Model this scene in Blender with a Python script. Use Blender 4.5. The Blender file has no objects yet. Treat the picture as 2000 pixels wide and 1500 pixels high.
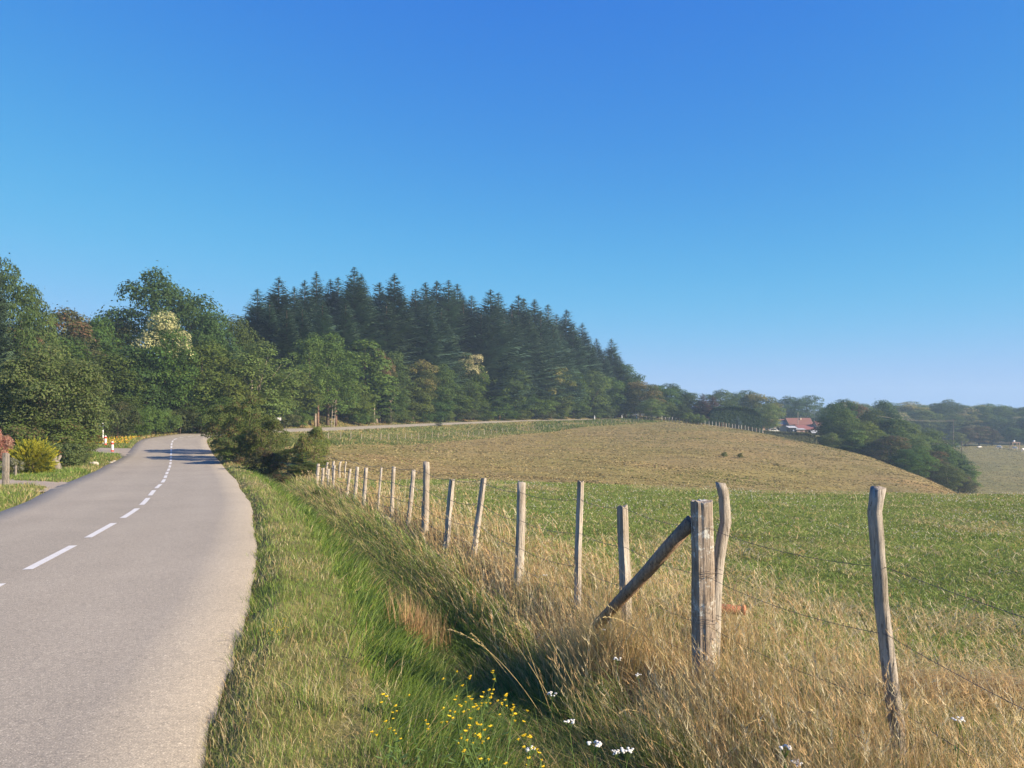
import bpy, bmesh, math, random
import numpy as np
from mathutils import Vector, Matrix

# ------------------------------------------------------------------ camera, sky, sun, exposure
scene = bpy.context.scene
COL = scene.collection
F = 1540.0            # focal length in pixels of the 2000 px wide photograph
HY = 800.0            # row of the true horizon
CZ = 1.8              # eye height above the road beside the camera
SUN_EL, SUN_AZ = math.radians(27), math.radians(112)   # azimuth clockwise from +Y (view direction): right and a little behind

cam_d = bpy.data.cameras.new('camera'); cam = bpy.data.objects.new('camera', cam_d); COL.objects.link(cam)
cam.location = (0, 0, CZ); cam.rotation_euler = (math.radians(90), 0, 0)
cam_d.sensor_width = 36; cam_d.lens = 36 * F / 2000; cam_d.shift_y = 50 / 2000
cam_d.clip_start = 0.05; cam_d.clip_end = 9000
scene.camera = cam

world = bpy.data.worlds.new("World"); scene.world = world; world.use_nodes = True
wn = world.node_tree.nodes; wl = world.node_tree.links
bg = wn['Background']
sky = wn.new('ShaderNodeTexSky'); sky.sky_type = 'NISHITA'; sky.sun_disc = False
sky.sun_elevation = SUN_EL; sky.sun_rotation = SUN_AZ
sky.air_density = 0.5; sky.dust_density = 0.0; sky.ozone_density = 6.0; sky.altitude = 400
# the phone camera's colour response to the sky (per channel gain and gamma)
sp_ = wn.new('ShaderNodeSeparateColor'); cb_ = wn.new('ShaderNodeCombineColor'); wl.new(sky.outputs[0], sp_.inputs[0])
for k_, (gain_, gam_, lim_) in enumerate([(1.32, 1.32, .36), (1.52, 1.0, .565), (.865, .17, 9.0)]):
    pw_ = wn.new('ShaderNodeMath'); pw_.operation = 'POWER'; pw_.inputs[1].default_value = gam_; wl.new(sp_.outputs[k_], pw_.inputs[0])
    mu_ = wn.new('ShaderNodeMath'); mu_.operation = 'MULTIPLY'; mu_.inputs[1].default_value = gain_ * .189 ** gam_; wl.new(pw_.outputs[0], mu_.inputs[0])
    ops_ = mu_
    for op_, val_ in (('MULTIPLY', 1 / lim_), ('POWER', 4), ('ADD', 1), ('POWER', -.25), ('MULTIPLY', 1 / (.1 * 2 ** 1.3))):   # soft shoulder
        nx_ = wn.new('ShaderNodeMath'); nx_.operation = op_; nx_.inputs[1].default_value = val_; wl.new(ops_.outputs[0], nx_.inputs[0]); ops_ = nx_
    fin_ = wn.new('ShaderNodeMath'); fin_.operation = 'MULTIPLY'; wl.new(mu_.outputs[0], fin_.inputs[0]); wl.new(ops_.outputs[0], fin_.inputs[1])
    wl.new(fin_.outputs[0], cb_.inputs[k_])
wl.new(cb_.outputs[0], bg.inputs[0]); bg.inputs[1].default_value = 0.1

sun_d = bpy.data.lights.new('sun', 'SUN'); sun_d.energy = 4.6; sun_d.angle = math.radians(0.5); sun_d.color = (1.0, 0.83, 0.62)
sun = bpy.data.objects.new('sun', sun_d); COL.objects.link(sun)
sdir = Vector((math.sin(SUN_AZ) * math.cos(SUN_EL), math.cos(SUN_AZ) * math.cos(SUN_EL), math.sin(SUN_EL)))
sun.rotation_euler = sdir.to_track_quat('Z', 'Y').to_euler(); sun.location = (60, -60, 90)
scene.view_settings.view_transform = 'Standard'; scene.view_settings.look = 'None'
scene.view_settings.exposure = 1.3; scene.view_settings.gamma = 1
scene.render.engine = 'CYCLES'
scene.cycles.max_bounces = 5; scene.cycles.diffuse_bounces = 3; scene.cycles.transmission_bounces = 3
scene.cycles.transparent_max_bounces = 8; scene.cycles.volume_bounces = 0
scene.cycles.use_denoising = True

# ------------------------------------------------------------------ helpers
def tag(o, label=None, cat=None, group=None, kind=None):
    if label: o['label'] = label
    if cat: o['category'] = cat
    if group: o['group'] = group
    if kind: o['kind'] = kind
    return o

def empty(name, loc, rz=0, label=None, cat=None, group=None):
    o = bpy.data.objects.new(name, None); COL.objects.link(o)
    o.location = loc; o.rotation_euler = (0, 0, rz); o.empty_display_size = 0.2
    return tag(o, label, cat, group)

def link(name, me, mat=None, parent=None):
    o = bpy.data.objects.new(name, me); COL.objects.link(o)
    if mat is not None and not me.materials: me.materials.append(mat)
    if parent is not None: o.parent = parent
    return o

def mesh_np(name, V, T, colors=None, smooth=False, Q=None):
    """V (n,3); T (m,3) triangles and/or Q (k,4) quads."""
    me = bpy.data.meshes.new(name)
    V = np.asarray(V, np.float32)
    parts = []; lens = []
    if T is not None and len(T): parts.append(np.asarray(T, np.int32).ravel()); lens.append(np.full(len(T), 3, np.int32))
    if Q is not None and len(Q): parts.append(np.asarray(Q, np.int32).ravel()); lens.append(np.full(len(Q), 4, np.int32))
    loops = np.concatenate(parts); ln = np.concatenate(lens)
    starts = np.concatenate([[0], np.cumsum(ln)[:-1]]).astype(np.int32)
    me.vertices.add(len(V)); me.vertices.foreach_set('co', V.ravel())
    me.loops.add(len(loops)); me.loops.foreach_set('vertex_index', loops)
    me.polygons.add(len(ln)); me.polygons.foreach_set('loop_start', starts); me.polygons.foreach_set('loop_total', ln)
    if smooth: me.polygons.foreach_set('use_smooth', np.ones(len(ln), bool))
    me.update(calc_edges=True)
    if colors is not None:
        a = me.color_attributes.new('Col', 'FLOAT_COLOR', 'POINT')
        c = np.ones((len(V), 4), np.float32); c[:, :3] = colors
        a.data.foreach_set('color', c.ravel())
    return me

class MB:
    """collects boxes, tubes and lathes and links them as ONE mesh object"""
    def __init__(s): s.v = []; s.f = []
    def add(s, vs, fs):
        b = len(s.v); s.v += [tuple(p) for p in vs]; s.f += [tuple(i + b for i in f) for f in fs]
    def box(s, c, d, rot=None):
        c = Vector(c); R = rot if rot is not None else Matrix.Identity(3)
        vs = [c + R @ Vector((x * d[0] / 2, y * d[1] / 2, z * d[2] / 2)) for z in (-1, 1) for y in (-1, 1) for x in (-1, 1)]
        s.add(vs, [(0, 2, 3, 1), (4, 5, 7, 6), (0, 1, 5, 4), (2, 6, 7, 3), (0, 4, 6, 2), (1, 3, 7, 5)])
    def tube(s, pts, rad, n=8, seed=None, jit=0.0, caps=True):
        rng = random.Random(seed); pts = [Vector(p) for p in pts]
        if not hasattr(rad, '__len__'): rad = [rad] * len(pts)
        prof = [1 + rng.uniform(-jit, jit) for _ in range(n)]
        rings = []; ref = Vector((1, 0.13, 0.02)).normalized()
        for i, p in enumerate(pts):
            t = (pts[min(i + 1, len(pts) - 1)] - pts[max(i - 1, 0)]).normalized()
            if abs(t.dot(ref)) > 0.95: ref = Vector((0.1, 1, 0)).normalized()
            u = (ref - t * ref.dot(t)).normalized(); w = t.cross(u)
            rings.append([p + (u * math.cos(2 * math.pi * k / n) + w * math.sin(2 * math.pi * k / n)) * rad[i] * prof[k] * (1 + rng.uniform(-jit, jit) * .4) for k in range(n)])
        vs = [q for r in rings for q in r]; fs = []
        for i in range(len(pts) - 1):
            for k in range(n):
                a = i * n + k; b = i * n + (k + 1) % n
                fs.append((a, b, b + n, a + n))
        if caps:
            fs.append(tuple(range(n))[::-1]); fs.append(tuple((len(pts) - 1) * n + k for k in range(n)))
        s.add(vs, fs)
    def sphere(s, c, r, nu=8, nv=5):
        c = Vector(c); r = Vector(r if hasattr(r, '__len__') else (r, r, r)); vs = []; fs = []
        for j in range(nv + 1):
            th = math.pi * j / nv
            for i in range(nu):
                ph = 2 * math.pi * i / nu
                vs.append(c + Vector((r.x * math.sin(th) * math.cos(ph), r.y * math.sin(th) * math.sin(ph), r.z * math.cos(th))))
        for j in range(nv):
            for i in range(nu):
                fs.append((j * nu + i, (j + 1) * nu + i, (j + 1) * nu + (i + 1) % nu, j * nu + (i + 1) % nu))
        s.add(vs, fs)
    def mesh(s, name, smooth=False):
        me = bpy.data.meshes.new(name); me.from_pydata([tuple(p) for p in s.v], [], s.f); me.update()
        if smooth: me.polygons.foreach_set('use_smooth', [True] * len(me.polygons))
        return me
    def build(s, name, mat, parent=None, smooth=False):
        return link(name, s.mesh(name, smooth), mat, parent)

def vnoise(x, y, scale, seed=0):
    """smooth value noise 0..1 at world points"""
    r = np.random.RandomState(seed + 17).rand(257, 257)
    x = np.asarray(x) / scale + 1000.37; y = np.asarray(y) / scale + 1000.71
    xi = np.floor(x).astype(int); yi = np.floor(y).astype(int); fx = x - xi; fy = y - yi
    fx = fx * fx * (3 - 2 * fx); fy = fy * fy * (3 - 2 * fy)
    g = lambda a, b: r[a % 256, b % 256]
    return (g(xi, yi) * (1 - fx) + g(xi + 1, yi) * fx) * (1 - fy) + (g(xi, yi + 1) * (1 - fx) + g(xi + 1, yi + 1) * fx) * fy
def fnoise(x, y, scale, seed=0, octv=3):
    s = 0; a = 1; t = 0
    for k in range(octv):
        s = s + a * vnoise(x, y, scale / 2 ** k, seed + 31 * k); t += a; a *= .55
    return s / t
def sstep(a, b, x):
    t = np.clip((np.asarray(x, float) - a) / (b - a), 0, 1); return t * t * (3 - 2 * t)

# ------------------------------------------------------------------ terrain height
def pchip(xs, ys, q):
    xs = np.array(xs, float); ys = np.array(ys, float); h = np.diff(xs); dl = np.diff(ys) / h
    m = np.zeros(len(xs)); m[0] = dl[0]; m[-1] = dl[-1]
    for i in range(1, len(xs) - 1):
        if dl[i - 1] * dl[i] > 0:
            w1 = 2 * h[i] + h[i - 1]; w2 = h[i] + 2 * h[i - 1]; m[i] = (w1 + w2) / (w1 / dl[i - 1] + w2 / dl[i])
    q = np.clip(q, xs[0], xs[-1]); i = np.clip(np.searchsorted(xs, q) - 1, 0, len(xs) - 2)
    t = (q - xs[i]) / h[i]; t2 = t * t; t3 = t2 * t
    return (2*t3-3*t2+1)*ys[i] + (t3-2*t2+t)*h[i]*m[i] + (-2*t3+3*t2)*ys[i+1] + (t3-t2)*h[i]*m[i+1]

LEFT = [(0,-1.8),(10,-2.125),(40,-3.1),(45,-3.17),(50,-3.21),(57,-3.15),(63,-2.99),(70,-2.76),(85,-2.62),(110,-2.3),(150,-1.5),(250,0),(600,3),(2500,6)]
TAB = [
 (-900, LEFT), (420, LEFT),
 (600, [(0,-1.8),(10,-2.13),(25,-2.6),(31,-2.85),(40,-3.5),(50,-4.0),(70,-4.2),(85,-3.95),(91,-3.6),(97,-3.0),(103,-2.68),(107,-2.5),(114,-1.0),(130,-.6),(200,0),(600,3),(2500,6)]),
 (760, [(0,-1.8),(10,-2.13),(31,-2.87),(50,-4.6),(70,-5.0),(90,-4.8),(112,-4.25),(118,-4.0),(126,-3.1),(132,-2.78),(136,-2.6),(143,-1.0),(160,-.6),(250,0),(600,3),(2500,6)]),
 (900, [(0,-1.8),(10,-2.13),(31,-2.8),(50,-5.0),(65,-5.6),(85,-5.6),(110,-5.2),(140,-4.6),(148,-3.9),(156,-2.9),(160,-2.75),(166,-2.5),(174,-1.1),(190,-.7),(280,0),(600,3),(2500,6)]),
 (1050, [(0,-1.8),(10,-2.13),(31,-2.9),(50,-5.3),(65,-6),(90,-5.9),(120,-5.4),(160,-4.7),(168,-4.2),(180,-3.0),(188,-2.68),(195,-2.4),(204,-1.3),(230,-.9),(300,0),(600,3),(2500,6)]),
 (1200, [(0,-1.8),(10,-2.17),(31,-3.0),(50,-5.5),(65,-6.2),(85,-6.4),(110,-6.0),(150,-5.0),(180,-4.0),(190,-3.85),(205,-3.1),(218,-2.65),(224,-2.5),(232,-1.9),(260,-1.6),(330,-1.4),(600,2),(2500,6)]),
 (1300, [(0,-1.8),(10,-2.2),(31,-3.08),(50,-6),(65,-6.8),(80,-7.0),(110,-6.3),(150,-5.1),(190,-3.9),(215,-3.0),(225,-2.85),(245,-2.8),(280,-3.0),(340,-4),(600,0),(2500,5)]),
 (1400, [(0,-1.8),(10,-2.22),(31,-3.18),(50,-6.2),(65,-7.2),(80,-7.4),(110,-6.6),(150,-5.4),(190,-4.2),(212,-4.25),(230,-4.8),(260,-5.2),(300,-5.5),(400,-6),(600,-3),(2500,5)]),
 (1500, [(0,-1.8),(10,-2.25),(31,-3.25),(50,-6.4),(68,-7.8),(85,-8.0),(115,-7.2),(150,-6.2),(180,-5.45),(200,-6.0),(225,-7.2),(245,-7.5),(260,-7.8),(300,-8.6),(400,-9),(600,-6),(2500,5)]),
 (1600, [(0,-1.8),(10,-2.28),(31,-3.28),(50,-6.6),(70,-8.2),(90,-8.7),(120,-7.9),(150,-7.0),(160,-6.85),(185,-9),(215,-11.5),(250,-11.5),(300,-10.0),(350,-10),(600,-8),(2500,5)]),
 (1700, [(0,-1.8),(10,-2.3),(31,-3.3),(50,-6.7),(70,-8.6),(90,-9.2),(120,-8.4),(138,-7.85),(150,-8.6),(175,-12.5),(210,-16),(260,-16),(300,-14),(350,-13),(600,-8),(2500,5)]),
 (1800, [(0,-1.8),(10,-2.3),(31,-3.33),(50,-6.9),(70,-8.8),(85,-9.2),(105,-8.9),(115,-9.3),(130,-11),(160,-15.5),(200,-19.5),(240,-19.5),(300,-15.5),(350,-13.5),(600,-9),(2500,5)]),
 (1890, [(0,-1.8),(10,-2.3),(31,-3.36),(50,-6.9),(65,-7.9),(80,-8.6),(95,-10.6),(120,-14),(160,-19),(200,-21),(240,-19),(300,-14.5),(350,-13.5),(600,-9),(2500,5)]),
 (2000, [(0,-1.8),(10,-2.3),(31,-3.38),(50,-7.2),(70,-9.6),(100,-14),(150,-20),(190,-21.5),(210,-20.5),(250,-17.8),(300,-15.2),(350,-13.8),(600,-9),(2500,5)]),
 (2600, [(0,-1.8),(10,-2.3),(31,-3.4),(50,-7.2),(70,-9.6),(100,-14),(150,-20),(190,-21.5),(210,-20.5),(250,-17.8),(300,-15.2),(350,-13.8),(600,-9),(2500,5)]),
]
TPX = np.array([c[0] for c in TAB], float)
def table_z(x, y):
    x = np.asarray(x, float); y = np.asarray(y, float)
    d = np.maximum(y, 0.0)
    px = np.clip(1000 + F * x / np.maximum(y, 1.0), TPX[0], TPX[-1] - 1e-6)
    Z = np.stack([pchip([a for a, b in c[1]], [b for a, b in c[1]], d) for c in TAB])
    z = 0; k = np.arange(len(x)); offs_ = (-60, -40, -20, 0, 20, 40, 60)
    for o_ in offs_:
        q = np.clip(px + o_ * sstep(25, 60, d), TPX[0], TPX[-1] - 1e-6)
        i = np.clip(np.searchsorted(TPX, q, side='right') - 1, 0, len(TAB) - 2); t = (q - TPX[i]) / (TPX[i + 1] - TPX[i])
        z = z + (Z[i, k] * (1 - t) + Z[i + 1, k] * t) / len(offs_)
    z = np.where(y < 0, -1.8 - 0.02 * y, z)
    return z + CZ

# main road centreline (x, y=depth, z relative to the eye)
RC = [(9.5,-40,-.9),(-0.3,-9.6,-1.5),(-3.3,0,-1.8),(-6.1,9.24,-2.1),(-7.45,13.86,-2.25),(-9.25,19.5,-2.434),(-11.9,26.3,-2.655),(-13.5,30.5,-2.79),(-16.2,37,-3.0),(-19.3,44.5,-3.165),(-23.35,54,-3.19),(-27.85,64.5,-2.93),(-29.9,69.5,-2.77),(-31.2,73.5,-2.68),(-32.0,78,-2.66),(-32.6,84,-2.64),(-32.0,91,-2.64),(-29.6,100,-2.66),(-25.7,113,-2.76),(-20.5,132,-2.8),(-13.4,152,-2.76),(0.5,179,-2.62),(12,197,-2.62),(25,215,-2.65),(39,238,-2.62),(58,264,-2.9),(84,300,-3.8)]
def resample(P, step=0.5):
    P = np.array(P, float); out = []
    for i in range(len(P) - 1):
        p0 = P[max(i - 1, 0)]; p1 = P[i]; p2 = P[i + 1]; p3 = P[min(i + 2, len(P) - 1)]
        # centripetal-ish Catmull-Rom
        n = max(2, int(np.linalg.norm((p2 - p1)[:2]) / 0.25))
        t = np.linspace(0, 1, n, endpoint=False)[:, None]
        l = np.linalg.norm((p2 - p1)[:2])
        m1 = (p2 - p0) / (np.linalg.norm((p2 - p0)[:2])) * l; m2 = (p3 - p1) / (np.linalg.norm((p3 - p1)[:2])) * l
        out.append((2*t**3-3*t**2+1)*p1 + (t**3-2*t**2+t)*m1 + (-2*t**3+3*t**2)*p2 + (t**3-t**2)*m2)
    out.append(P[-1:]); Q = np.concatenate(out)
    s = np.concatenate([[0], np.cumsum(np.linalg.norm(np.diff(Q[:, :2], axis=0), axis=1))])
    u = np.arange(0, s[-1], step)
    return np.stack([np.interp(u, s, Q[:, k]) for k in range(Q.shape[1])], 1), u
RP, RS = resample(RC)
RP[:, 2] += CZ
def tangents(P):
    T = np.gradient(P[:, :2], axis=0); T /= np.linalg.norm(T, axis=1)[:, None]
    k = np.ones(9) / 9
    T = np.stack([np.convolve(np.pad(T[:, i], 4, 'edge'), k, 'valid') for i in (0, 1)], 1)
    return T / np.linalg.norm(T, axis=1)[:, None]
RT = tangents(RP); RN = np.stack([RT[:, 1], -RT[:, 0]], 1)     # normal points to the RIGHT of travel
HR = 2.75
HRV = np.interp(RP[:, 1], [2, 4.5, 7.5, 11, 15, 19, 26, 32, 45], [2.72, 2.76, 2.90, 2.84, 2.70, 2.60, 2.60, 2.66, 2.75])
HL = np.interp(RP[:, 1], [0, 18, 24, 30, 46, 55, 70], [2.95, 3.0, 3.1, 3.5, 3.4, 2.9, 2.75])
BANK = np.interp(RP[:, 1], [0, 75, 95, 150, 240, 300], [0, 0, .06, .05, .02, 0]) * (np.arange(len(RP)) > 150)
def road_sl(x, y):
    """nearest index on the centreline and signed lateral offset (right positive)"""
    x = np.asarray(x, float); y = np.asarray(y, float)
    idx = np.zeros(len(x), int); lat = np.full(len(x), 999.0)
    sub = RP[::2]
    for a in range(0, len(x), 4000):
        q = np.stack([x[a:a+4000], y[a:a+4000]], 1)
        D = ((q[:, None, :] - sub[None, :, :2]) ** 2).sum(2)
        j = D.argmin(1) * 2; idx[a:a+4000] = np.minimum(j, len(RP) - 1)
    dq = np.stack([x, y], 1) - RP[idx, :2]
    along = (dq * RT[idx]).sum(1); lat = (dq * RN[idx]).sum(1)
    dist = np.hypot(along, lat)
    lat = np.where(np.abs(along) > 3, np.sign(lat + 1e-9) * dist, lat)
    return idx, lat, along

# side road and driveway on the left
SC = [(-24.2,56.0,-3.16),(-27.2,57.8,-3.1),(-31.5,59.6,-3.0),(-37,61,-2.92),(-50,62.5,-2.7),(-75,64,-2.4)]
DC = [(-14.6,28.8,-2.72),(-16.5,29.2,-2.74),(-19,29.6,-2.72),(-24,30.2,-2.7),(-32,31,-2.65)]
SP, _ = resample(SC); SP[:, 2] += CZ
DP, _ = resample(DC); DP[:, 2] += CZ
for P_ in (SP, DP):
    i_, l_, a_ = road_sl(P_[:, 0], P_[:, 1]); w_ = 1 - sstep(.2, 3.0, -l_ - HL[i_]); P_[:, 2] = P_[:, 2] * (1 - w_) + RP[i_, 2] * w_
def strip_dist(P, x, y):
    d = np.full(len(x), 99.0); zi = np.zeros(len(x))
    m = (x < 0) & (x > -90) & (y > 20) & (y < 80)
    if m.any():
        q = np.stack([x[m], y[m]], 1); D = ((q[:, None] - P[None, :, :2]) ** 2).sum(2); j = D.argmin(1)
        d[m] = np.sqrt(D[np.arange(len(j)), j]); zi[m] = P[j, 2]
    return d, zi

FENCE_E = 3.25        # fence line, metres beyond the road's right edge
def zfun(x, y, detail=True, road_cut=True):
    x = np.atleast_1d(np.asarray(x, float)); y = np.atleast_1d(np.asarray(y, float))
    z = table_z(x, y)
    idx, lat, along = road_sl(x, y)
    near = (np.abs(along) < 3)
    zr = RP[idx, 2] - BANK[idx] * lat
    e = lat - HRV[idx]                              # right of the road
    el = -lat - HL[idx]                             # left of the road
    out = np.maximum(e, el)
    span = np.where(e > 0, np.where(y < 40, 5.0, np.where(y < 75, 4.0, 2.2)), 5.0)
    w = 1 - sstep(0.0, 1.0, (out - 0.3) / span); w = np.where(near, w, 0)
    z = z * (1 - w) + zr * w
    # ditch on the right of the near road
    fade = (1 - sstep(38, 48, y)) * near
    dz = np.interp(e, [0, .35, 1.0, 1.45, 1.95, 2.35, 2.8, 3.25, 4.2, 6], [0, .05, -.03, -.26, -.62, -.56, -.20, .02, .07, 0]) * np.where((e > .9) & (e < 3.1), .5 + .5 * sstep(4.3, 6.8, y), 1)
    z = z + np.where(e > 0, dz, 0) * fade
    # verge crowns on the left islands
    z = z + np.where((el > 0) & (y > 15) & (y < 56), 0.10 * sstep(0, .8, el), 0) * near
    ds, zs = strip_dist(SP, x, y); ws = (1 - sstep(2.0, 3.6, ds)) * sstep(0, 2.5, out); z = z * (1 - ws) + zs * ws
    dd, zd = strip_dist(DP, x, y); wd = (1 - sstep(1.1, 2.4, dd)) * sstep(0, 2.5, out); z = z * (1 - wd) + zd * wd
    if detail:
        far = sstep(30, 70, y)
        z = z + (out > .3) * ((fnoise(x, y, 1.1, 3) - .5) * .09 * (1 - far) + (fnoise(x, y, 9, 5) - .5) * .35 * far * sstep(.3, 6, out))
    if road_cut:
        z = z - .09 * (1 - sstep(0.0, 0.35, out)) * near
        z = z - .06 * ((ds < 1.9) | (dd < 1.0))
    return z
def zf1(x, y): return float(zfun([x], [y])[0])
def at(px, d): return (px - 1000) / F * d
def hz(py, d): return CZ + (HY - py) / F * d
# ------------------------------------------------------------------ materials
def nt(mat):
    mat.use_nodes = True; t = mat.node_tree; return t, t.nodes, t.links
def new_mat(name, col=(.5,.5,.5), rough=.8, spec=.3, metal=0):
    m = bpy.data.materials.new(name); t, n, l = nt(m); b = n['Principled BSDF']
    b.inputs['Base Color'].default_value = (*col, 1); b.inputs['Roughness'].default_value = rough
    b.inputs['Specular IOR Level'].default_value = spec; b.inputs['Metallic'].default_value = metal
    return m
def noise_node(n, l, scale, detail=4, rough=.6, vec=None, dim='3D'):
    k = n.new('ShaderNodeTexNoise'); k.inputs['Scale'].default_value = scale; k.inputs['Detail'].default_value = detail
    k.inputs['Roughness'].default_value = rough
    if vec is not None: l.new(vec, k.inputs['Vector'])
    return k
def ramp(n, l, src, stops):
    r = n.new('ShaderNodeValToRGB'); e = r.color_ramp.elements
    while len(e) < len(stops): e.new(.5)
    for el, (p, c) in zip(e, stops): el.position = p; el.color = (*c, 1) if len(c) == 3 else c
    if src is not None: l.new(src, r.inputs[0])
    return r
def mixc(n, l, a, b, fac, mode='MIX'):
    m = n.new('ShaderNodeMix'); m.data_type = 'RGBA'; m.blend_type = mode
    def put(v, s):
        if hasattr(v, 'is_output') or hasattr(v, 'links'): l.new(v, s)
        elif isinstance(v, (int, float)): s.default_value = v
        else: s.default_value = (*v, 1)
    put(fac, m.inputs['Factor']); put(a, m.inputs['A']); put(b, m.inputs['B'])
    return m.outputs['Result']
def mapping(n, l, scale=(1,1,1), rot=(0,0,0), coord='Object'):
    tc = n.new('ShaderNodeTexCoord'); mp = n.new('ShaderNodeMapping'); mp.inputs['Scale'].default_value = scale; mp.inputs['Rotation'].default_value = rot
    l.new(tc.outputs[coord], mp.inputs['Vector']); return mp.outputs['Vector']
def bump(n, l, src, b, strength=.3, dist=.02):
    k = n.new('ShaderNodeBump'); k.inputs['Strength'].default_value = strength; k.inputs['Distance'].default_value = dist
    l.new(src, k.inputs['Height']); l.new(k.outputs[0], b.inputs['Normal']); return k

def ground_mat():
    m = bpy.data.materials.new('ground_soil_and_turf'); t, n, l = nt(m); b = n['Principled BSDF']
    at_ = n.new('ShaderNodeAttribute'); at_.attribute_name = 'Col'
    v = mapping(n, l)
    n1 = noise_node(n, l, 1.6, 6, .7, v); n2 = noise_node(n, l, .16, 4, .6, v); n3 = noise_node(n, l, 9, 4, .7, v)
    v2 = mapping(n, l, (.22, .9, 1), (0, 0, math.radians(12))); n4 = noise_node(n, l, 1.0, 5, .65, v2)
    r1 = ramp(n, l, n1.outputs[0], [(.30, (.66,.66,.66)), (.72, (1.32,1.32,1.32))])
    r2 = ramp(n, l, n2.outputs[0], [(.35, (.92,.90,.86)), (.65, (1.12,1.08,1.02))])
    r4 = ramp(n, l, n4.outputs[0], [(.36, (.70,.72,.66)), (.5, (1,1,1)), (.66, (1.22,1.18,1.10))])
    c = mixc(n, l, at_.outputs['Color'], r1.outputs[0], 1.0, 'MULTIPLY'); c = mixc(n, l, c, r2.outputs[0], 1.0, 'MULTIPLY')
    c = mixc(n, l, c, r4.outputs[0], 1.0, 'MULTIPLY')
    l.new(c, b.inputs['Base Color']); b.inputs['Roughness'].default_value = .95; b.inputs['Specular IOR Level'].default_value = .1
    bump(n, l, n1.outputs[0], b, .6, .12)
    return m

def asphalt_mat(name, base, joint=True):
    m = bpy.data.materials.new(name); t, n, l = nt(m); b = n['Principled BSDF']
    v = mapping(n, l)
    sp = noise_node(n, l, 95, 3, .6, v); g = noise_node(n, l, 24, 3, .7, v); big = noise_node(n, l, .35, 5, .6, v)
    a = tuple(base)
    c0 = ramp(n, l, sp.outputs[0], [(.30, tuple(x*.50 for x in a)), (.44, tuple(x*.92 for x in a)), (.60, tuple(x*1.08 for x in a)), (.70, tuple(min(1,x*2.1) for x in a))])
    c1 = ramp(n, l, g.outputs[0], [(.32, (.84,.84,.85)), (.66, (1.12,1.11,1.09))])
    c2 = ramp(n, l, big.outputs[0], [(.3, (.90,.895,.89)), (.7, (1.07,1.06,1.05))])
    c = mixc(n, l, c0.outputs[0], c1.outputs[0], 1, 'MULTIPLY'); c = mixc(n, l, c, c2.outputs[0], 1, 'MULTIPLY')
    # wheel tracks polished along the road: UV.x is the lateral position in metres
    if joint:
        uv = n.new('ShaderNodeUVMap'); sx = n.new('ShaderNodeSeparateXYZ'); l.new(uv.outputs[0], sx.inputs[0])
        mr = n.new('ShaderNodeMapRange'); mr.inputs[1].default_value = -3.6; mr.inputs[2].default_value = 2.75; l.new(sx.outputs[0], mr.inputs[0])
        tr = ramp(n, l, mr.outputs[0], [(0, (.93,.93,.93)), (.17, (1,1,1)), (.27, (.93,.92,.92)), (.36, (1.02,1.02,1.02)), (.47, (.93,.93,.93)), (.555, (.90,.90,.90)), (.60, (1,1,1)), (.66,(1.0,1.0,1.0)), (.70, (.95,.945,.94)), (.79, (1.03,1.03,1.03)), (.88, (.95,.945,.94)), (.95, (1.0,1.0,1.0)), (1, (.94,.92,.89))])
        n5 = noise_node(n, l, .5, 3, .6, uv.outputs[0])
        c = mixc(n, l, c, tr.outputs[0], .5, 'MULTIPLY')
    l.new(c, b.inputs['Base Color']); b.inputs['Roughness'].default_value = .88; b.inputs['Specular IOR Level'].default_value = .25
    bump(n, l, sp.outputs[0], b, .45, .006)
    return m

def leaf_mat(name, rough=.55, trans=.35, rnd=.25, spec=.3):
    m = bpy.data.materials.new(name); t, n, l = nt(m); b = n['Principled BSDF']; out = n['Material Output']
    at_ = n.new('ShaderNodeAttribute'); at_.attribute_name = 'Col'
    oi = n.new('ShaderNodeObjectInfo')
    hs = n.new('ShaderNodeHueSaturation'); l.new(at_.outputs['Color'], hs.inputs['Color'])
    mr = n.new('ShaderNodeMapRange'); l.new(oi.outputs['Random'], mr.inputs[0]); mr.inputs[3].default_value = 1 - rnd; mr.inputs[4].default_value = 1 + rnd
    l.new(mr.outputs[0], hs.inputs['Value'])
    m2 = n.new('ShaderNodeMath'); m2.operation = 'MULTIPLY'; m2.inputs[1].default_value = 7.31; l.new(oi.outputs['Random'], m2.inputs[0])
    m3 = n.new('ShaderNodeMath'); m3.operation = 'FRACT'; l.new(m2.outputs[0], m3.inputs[0])
    m4 = n.new('ShaderNodeMapRange'); l.new(m3.outputs[0], m4.inputs[0]); m4.inputs[3].default_value = .5 - .06 * rnd * 2; m4.inputs[4].default_value = .5 + .03 * rnd * 2
    l.new(m4.outputs[0], hs.inputs['Hue'])
    b.inputs['Roughness'].default_value = rough; b.inputs['Specular IOR Level'].default_value = spec
    l.new(hs.outputs[0], b.inputs['Base Color'])
    tr = n.new('ShaderNodeBsdfTranslucent'); l.new(hs.outputs[0], tr.inputs['Color'])
    mx = n.new('ShaderNodeMixShader'); mx.inputs[0].default_value = trans
    l.new(b.outputs[0], mx.inputs[1]); l.new(tr.outputs[0], mx.inputs[2]); l.new(mx.outputs[0], out.inputs['Surface'])
    return m

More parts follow.
